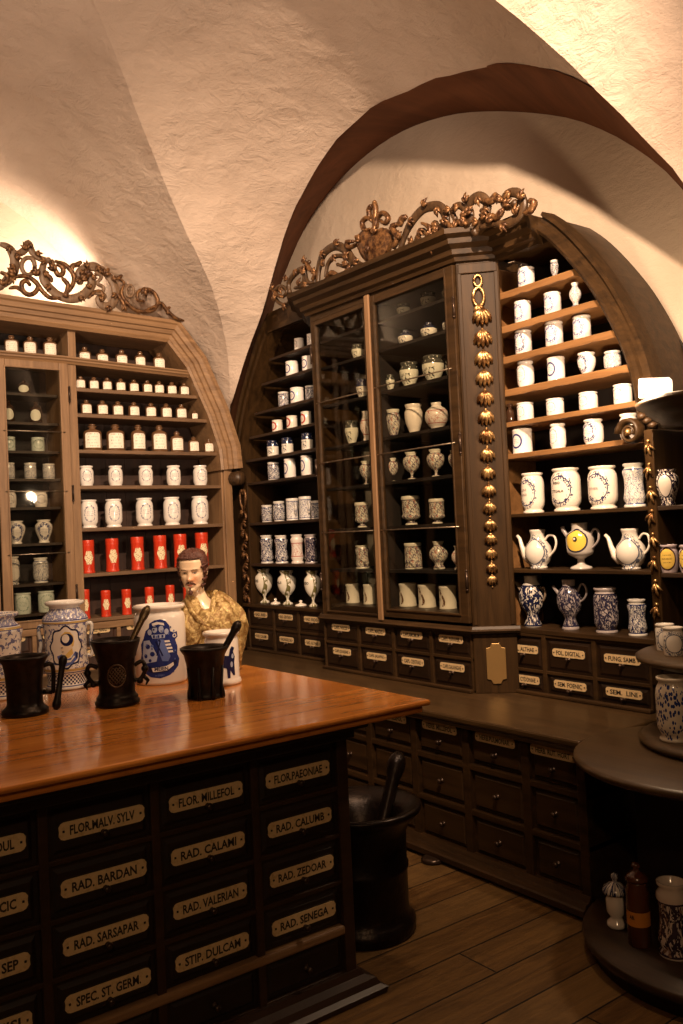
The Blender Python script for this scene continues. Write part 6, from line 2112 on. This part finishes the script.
# jar cut by the left edge
ej = thing('white_rimmed_jar', 'blue and white jar with a white rim, cut by the left edge of the picture', 'jar', (0.915, 3.63, 1.0), -0.3)
mb = MB()
mb.lathe([(a * 1.0, b * 0.93) for a, b in APR], seg=40)
mb.build('jar_body', M['aj'], ej, local=True)
ej.location = (0.96, 3.62, 1.0)

# ------------------------------------------------------------------ painted bust
bu = thing('portrait_bust', 'painted bust of a bearded man in a golden robe, at the rear of the table', 'bust', (1.785, 3.405, 1.0), radians(-34))
M['skin'], _nt, _b = newmat('painted_skin', rough=0.35, coat=0.2)
_x, _y, _z = sep(_nt, tcoord(_nt))
_ck = ((((_x.abs() - 0.045) * (_x.abs() - 0.045) + (_z - 0.425) * (_z - 0.425)).sqrt() * -40.0) + 1.25).clamp()
_c = mixc(_nt, _ck * 0.75, (0.80, 0.58, 0.38), (0.66, 0.24, 0.10))
_c = mixc(_nt, ((noise(_nt, tcoord(_nt), 14, 4, 0.7) - 0.55) * 3).clamp() * 0.3, _c, (0.45, 0.22, 0.08))
_nt.links.new(_c, _b.inputs['Base Color'])
_b.inputs['Subsurface Weight'].default_value = 0.0
M['hair'], _nt, _b = newmat('painted_hair', rough=0.55)
_nh = noise(_nt, tcoord(_nt), 70, 3, 0.6)
_c = mixc(_nt, _nh, (0.035, 0.010, 0.006), (0.12, 0.035, 0.018))
_nt.links.new(_c, _b.inputs['Base Color'])
bump(_nt, _b, _nh, 0.8, 0.01)
M['robe'], _nt, _b = newmat('gold_robe', rough=0.4, metal=0.25)
_nr = noise(_nt, tcoord(_nt), 24, 5, 0.65, 1.2)
_vr = voro(_nt, tcoord(_nt), 42)
_c = mixc(_nt, ((_nr - 0.42) * 4).clamp(), (0.24, 0.13, 0.035), (0.70, 0.52, 0.22))
_c = mixc(_nt, (_vr < 0.28) * 0.4, _c, (0.85, 0.68, 0.30))
_nt.links.new(_c, _b.inputs['Base Color'])
bump(_nt, _b, _nr - _vr * 0.4, 0.7, 0.012)


def g2(x, s): return math.exp(-(x / s) ** 2)


def head_pt(th, t):
    """th: angle from the face direction (-y), t: 0 chin .. 1 crown; returns local point (head origin at the chin level)"""
    H_ = 0.235
    z = t * H_
    # half width and depths by height
    w = 0.030 + 0.050 * sin(pi * min(1, (t + 0.10) / 1.12)) ** 0.62 if t < 0.97 else 0.02
    W_ = [(0, .026), (.06, .040), (.15, .053), (.3, .064), (.45, .071), (.6, .075), (.75, .075), (.87, .064), (.95, .044), (1.0, .004)]
    F_ = [(0, .066), (.06, .078), (.15, .080), (.3, .080), (.45, .079), (.6, .083), (.75, .080), (.87, .066), (.95, .044), (1.0, .004)]
    Bk = [(0, .020), (.06, .030), (.15, .048), (.3, .072), (.45, .092), (.6, .100), (.75, .098), (.87, .080), (.95, .052), (1.0, .004)]

    def ip(T):
        for (a, b), (c, d) in zip(T, T[1:]):
            if a <= t <= c:
                f = (t - a) / (c - a)
                f = f * f * (3 - 2 * f) * 0.5 + f * 0.5
                return b + (d - b) * f
        return T[-1][1]
    w, f, b = ip(W_), ip(F_), ip(Bk)
    s, c = sin(th), cos(th)
    e = 0.86
    x = w * math.copysign(abs(s) ** e, s)
    y = -(f if c > 0 else b) * math.copysign(abs(c) ** e, c)
    if c > 0:
        u = x
        d = 0.0
        d += 0.024 * g2(u, .0105) * g2(t - .345, .055)            # nose tip
        d += 0.014 * g2(u, .0085) * g2(t - .45, .10)              # nose bridge
        d += 0.007 * g2(abs(u) - .012, .007) * g2(t - .325, .03)   # wings
        d -= 0.013 * g2(abs(u) - .030, .017) * g2(t - .495, .055)  # eye sockets
        d += 0.006 * g2(abs(u) - .030, .012) * g2(t - .485, .028)  # eyeballs
        d += 0.006 * g2(abs(u) - .028, .020) * g2(t - .575, .030)  # brow
        d += 0.007 * g2(u, .020) * g2(t - .235, .018)              # upper lip
        d += 0.007 * g2(u, .016) * g2(t - .185, .018)              # lower lip
        d -= 0.004 * g2(u, .022) * g2(t - .210, .010)
        d -= 0.005 * g2(u, .024) * g2(t - .135, .025)
        d += 0.008 * g2(u, .018) * g2(t - .06, .045)               # chin
        d += 0.004 * g2(abs(u) - .045, .018) * g2(t - .38, .07)    # cheekbone
        d -= 0.004 * g2(abs(u) - .042, .016) * g2(t - .22, .06)
        y -= d * max(0, c) ** 0.5
    return Vector((x, y, z))


HZ = 0.335     # height of the chin
mb = MB()
NT, NZ = 72, 64
vs, fs = [], []
tilt = Matrix.Rotation(radians(-8), 3, 'Z') @ Matrix.Rotation(radians(9), 3, 'X') @ Matrix.Scale(0.76, 3)     # turned and looking slightly down
HO = Vector((-.050, -.012, 0.375))     # where the chin level sits
for j in range(NZ + 1):
    t = j / NZ
    for i in range(NT):
        p = tilt @ head_pt(2 * pi * i / NT - pi, t)
        vs.append(p + HO)
for j in range(NZ):
    for i in range(NT):
        i2 = (i + 1) % NT
        fs.append((j * NT + i, j * NT + i2, (j + 1) * NT + i2, (j + 1) * NT + i))
base_i = len(vs)
# neck and upper chest continue from the jaw
neck = [(.425, .034, .032, .036, .004), (.395, .037, .034, .040, .006), (.37, .040, .037, .043, .010), (.345, .044, .042, .048, .012), (.32, .055, .050, .056, .014), (.295, .080, .066, .066, .016), (.265, .10, .078, .070, .016), (.20, .11, .09, .07, .014)]
no = len(vs)
for (z, w, f, b, cy) in neck:
    for i in range(NT):
        a = 2 * pi * i / NT - pi
        s, c = sin(a), cos(a)
        vs.append(Vector((w * s + HO.x * min(1, max(0, (z - .26) / .10)), cy - (f if c > 0 else b) * c, z)))
for j in range(len(neck) - 1):
    for i in range(NT):
        i2 = (i + 1) % NT
        fs.append((no + j * NT + i, no + j * NT + i2, no + (j + 1) * NT + i2, no + (j + 1) * NT + i))
fs.append(tuple(range(NT)))
# ears
mb.add(vs, fs, 0, True)
for s in (-1, 1):
    c = tilt @ Vector((s * .076, .012, .108))
    mb.ball((c.x + HO.x, c.y + HO.y, c.z + HO.z), .017, 12, 10, 0, (.35, .7, 1.15))
body = mb.build('head_and_neck', M['skin'], bu, local=True)
# hair: cap with a fringe, hanging over the ears to the neck
mb = MB()
vs, fs = [], []
HN, HM = 72, 40
idx = {}
for j in range(HM + 1):
    for i in range(HN):
        th = 2 * pi * i / HN - pi
        front = abs(th)
        # lower border of the hair by angle
        if front < 0.85: lo = 0.835 + 0.01 * cos(th * 22)
        elif front < 1.25: lo = 0.835 - (front - 0.85) / 0.4 * 0.42
        else: lo = 0.415 - 0.435 * min(1, (front - 1.25) / 0.6)
        t = lo + (1.0 - lo) * j / HM
        p = head_pt(th, max(0.02, min(1, t)))
        if t < 0.02: p.z = t * .235
        out = 1.0
        cn = Vector((0, 0, .13))
        d = (p - cn)
        wav = 0.003 * sin(th * 26 + j * 0.9) + 0.002 * sin(th * 14 - j * 0.6)
        th_ = 0.006 + 0.004 * (1 if front > 1.1 else 0) + wav * 0.8
        if j == 0: th_ = 0.002
        d2 = Vector((d.x, d.y, d.z * (1.0 if t > 0.6 else 0.2)))
        p = p + d2.normalized() * th_
        vs.append(tilt @ p + HO)
for j in range(HM):
    for i in range(HN):
        i2 = (i + 1) % HN
        fs.append((j * HN + i, j * HN + i2, (j + 1) * HN + i2, (j + 1) * HN + i))
fs.append(tuple(range(HM * HN, HM * HN + HN)))
mb.add(vs, fs, 0, True)
for k_ in range(46):     # curls around the fringe and sides
    th = -2.9 + 5.8 * k_ / 45
    f_ = abs(th)
    t = 0.85 if f_ < 0.85 else (0.62 if f_ < 1.15 else 0.30)
    for tt in ([t] if f_ < 1.1 else [t, t + .18, t + .34, t - .15]):
        p = head_pt(th, max(.03, min(.95, tt)))
        p = tilt @ (p + Vector((p.x, p.y, 0)).normalized() * 0.006)
        mb.ball((p.x + HO.x, p.y + HO.y, p.z + HO.z), 0.0065, 8, 6, 0, (1, 1, 1.1))
mb.build('hair', M['hair'], bu, local=True)


def face_patch(name, pts, mat, eps=0.0015, dz=0.0):
    """thin painted feature following the face: pts of (u, t)"""
    m_ = MB()
    vs, fs = [], []
    bm = bmesh.new()
    bm.faces.new([bm.verts.new((u, 0, t)) for u, t in pts])
    us = [p[0] for p in pts]
    u = min(us) + .004
    while u < max(us):
        bmesh.ops.bisect_plane(bm, geom=bm.verts[:] + bm.edges[:] + bm.faces[:], plane_co=(u, 0, 0), plane_no=(1, 0, 0))
        u += .004
    z = min(p[1] for p in pts) + .02
    while z < max(p[1] for p in pts):
        bmesh.ops.bisect_plane(bm, geom=bm.verts[:] + bm.edges[:] + bm.faces[:], plane_co=(0, 0, z), plane_no=(0, 0, 1))
        z += .02
    bmesh.ops.triangulate(bm, faces=bm.faces[:])
    bm.verts.index_update()
    for v in bm.verts:
        # find theta whose x matches u at that height
        lo, hi = -1.5, 1.5
        for _ in range(30):
            md = (lo + hi) / 2
            if head_pt(md, v.co.z).x < v.co.x: lo = md
            else: hi = md
        p = head_pt((lo + hi) / 2, v.co.z) + Vector((0, -eps, 0))
        vs.append(tilt @ p + HO)
    m_.add(vs, [tuple(v.index for v in f.verts) for f in bm.faces], 0, True)
    bm.free()
    return m_.build(name, mat, bu, local=True)


dk = newmat('painted_brown', rough=0.4, color=(0.035, 0.012, 0.008))[0]
lip = newmat('painted_lip', rough=0.35, color=(0.42, 0.10, 0.06))[0]
wht = newmat('painted_eye_white', rough=0.25, color=(0.62, 0.52, 0.38))[0]
for s in (-1, 1):
    face_patch('eye', [(s * .018, .487), (s * .024, .503), (s * .034, .503), (s * .042, .485), (s * .032, .473), (s * .023, .474)], wht, .0012)
    face_patch('iris', [(s * .0255, .500), (s * .0345, .500), (s * .0345, .476), (s * .0255, .476)], dk, .0022)
    face_patch('eyelid', [(s * .016, .487), (s * .023, .508), (s * .036, .508), (s * .044, .486), (s * .036, .500), (s * .024, .500)], dk, .0026)
    face_patch('eyebrow', [(s * .012, .560), (s * .026, .590), (s * .044, .580), (s * .052, .556), (s * .042, .568), (s * .026, .573)], dk, .0016)
face_patch('mouth', [(-.018, .212), (0, .226), (.018, .212), (.008, .178), (-.008, .178)], lip, .0014)
mb = MB()
for s in (-1, 1):
    pts = []
    for u, t in ((.002, .262), (.012, .258), (.022, .235), (.030, .205)):
        lo, hi = -1.5, 1.5
        for _ in range(30):
            md = (lo + hi) / 2
            if head_pt(md, t).x < s * u: lo = md
            else: hi = md
        pts.append(tilt @ (head_pt((lo + hi) / 2, t) + Vector((0, -.002, 0))) + HO)
    mb.tube(catmull(pts, 4), [.0055 - .0035 * i / 12 for i in range(13)], 8)
mb.build('moustache', M['hair'], bu, local=True)
mb = MB()
c = tilt @ Vector((0, -.083, .006))
mb.ball((c.x + HO.x, c.y + HO.y, c.z + HO.z), .012, 14, 10, 0, (.85, .62, 1.0))
c = tilt @ Vector((0, -.088, .030))
mb.ball((c.x + HO.x, c.y + HO.y, c.z + HO.z), .0045, 10, 8, 0, (.9, .6, 1.2))
mb.build('beard', M['hair'], bu, local=True)
# robe
mb = MB()
RZ = [(0.0, .125, .095, .075), (.04, .138, .105, .085), (.11, .155, .118, .092), (.18, .165, .124, .094), (.24, .165, .120, .092), (.285, .150, .106, .086), (.318, .120, .090, .078), (.345, .085, .070, .068), (.366, .062, .055, .060), (.366, .054, .048, .054)]
vs, fs = [], []
RN = 96
rnd = random.Random(5)
for j, (z, w, f, b) in enumerate(RZ):
    for i in range(RN):
        a = 2 * pi * i / RN - pi
        s, c = sin(a), cos(a)
        # v-shaped neckline in front, folds running down and across
        dip = -0.10 * g2(a, .5) * (1 if j >= 6 else 0) * (j - 5) / 4
        fold = 0.007 * sin(a * 9 + z * 26) + 0.005 * sin(a * 17 - z * 40) + .004 * sin(z * 110 + a * 4)
        if j >= 8: fold *= 0.4
        k_ = 1 + fold / 0.12
        vs.append(Vector((w * math.copysign(abs(s) ** .9, s) * k_, .016 - (f if c > 0 else b) * c * k_, z + dip)))
for j in range(len(RZ) - 1):
    for i in range(RN):
        i2 = (i + 1) % RN
        fs.append((j * RN + i, j * RN + i2, (j + 1) * RN + i2, (j + 1) * RN + i))
fs.append(tuple(range(RN)))
mb.add(vs, fs, 0, True)
rb_ = mb.build('robe', M['robe'], bu, local=True)
sm = rb_.modifiers.new('sub', 'SUBSURF')
sm.levels = sm.render_levels = 1
mb = MB()
for s in (-1, 1):    # rolled lapels crossing on the chest
    mb.tube(catmull([(s * .058 - .02, .02, .362), (s * .056 - .02, -.044, .330), (s * .036 - .01, -.082, .275), (-s * .010, -.108, .22), (-s * .045, -.116, .15)], 5), [.012, .012, .013, .013, .013, .013, .013, .013, .013, .013, .013, .013, .012, .012, .011, .011, .010, .010, .009, .008, .006], 8)
mb.ball((0, -.116, .215), .014, 12, 8)
for i in range(7):
    a = -1.2 + 2.4 * i / 6
    mb.tube(catmull([(.05 * sin(a), -.100, .13), (.11 * sin(a), -.108 * cos(a * .6), .09), (.13 * sin(a), -.098 * cos(a * .7), .03)], 4), [.008, .009, .009, .009, .008, .008, .007, .006, .004], 8)
mb.build('robe_folds', M['robe'], bu, local=True)

# ------------------------------------------------------------------ great mortar on the floor
gm = thing('giant_mortar', 'huge dark cylindrical mortar with a wide rim standing on the floor beside the table', 'mortar', (2.13, 2.82, 0))
M['iron_big'], _nt, _b = newmat('dark_cast_iron', rough=0.34, metal=0.6)
_c = mixc(_nt, ((noise(_nt, tcoord(_nt), 9, 5, 0.7) - 0.4) * 3).clamp(), (0.008, 0.004, 0.003), (0.024, 0.013, 0.008))
_nt.links.new(_c, _b.inputs['Base Color'])
bump(_nt, _b, noise(_nt, tcoord(_nt), 14, 5, 0.7), 0.4, 0.01)
mb = MB()
mb.lathe([(0, 0), (.200, 0), (.208, .01), (.208, .045), (.195, .06), (.185, .075), (.182, .10), (.182, .24), (.188, .25), (.188, .262), (.182, .272), (.184, .39), (.200, .43), (.232, .462), (.246, .475), (.250, .488), (.246, .498), (.228, .50), (.19, .478), (.15, .45), (.12, .35), (.10, .15), (0, .12)], (2.13, 2.82, 0), 56)
mb.build('mortar_body', M['iron_big'], gm)
pe = thing('pestle', 'thick dark pestle leaning in the huge floor mortar', 'pestle', (2.13, 2.82, 0.12))
mb = MB()
pestle(mb, (2.10, 2.76, .16), (2.36, 2.83, .66), .030)
mb.build('pestle_shaft', M['iron_big'], pe)
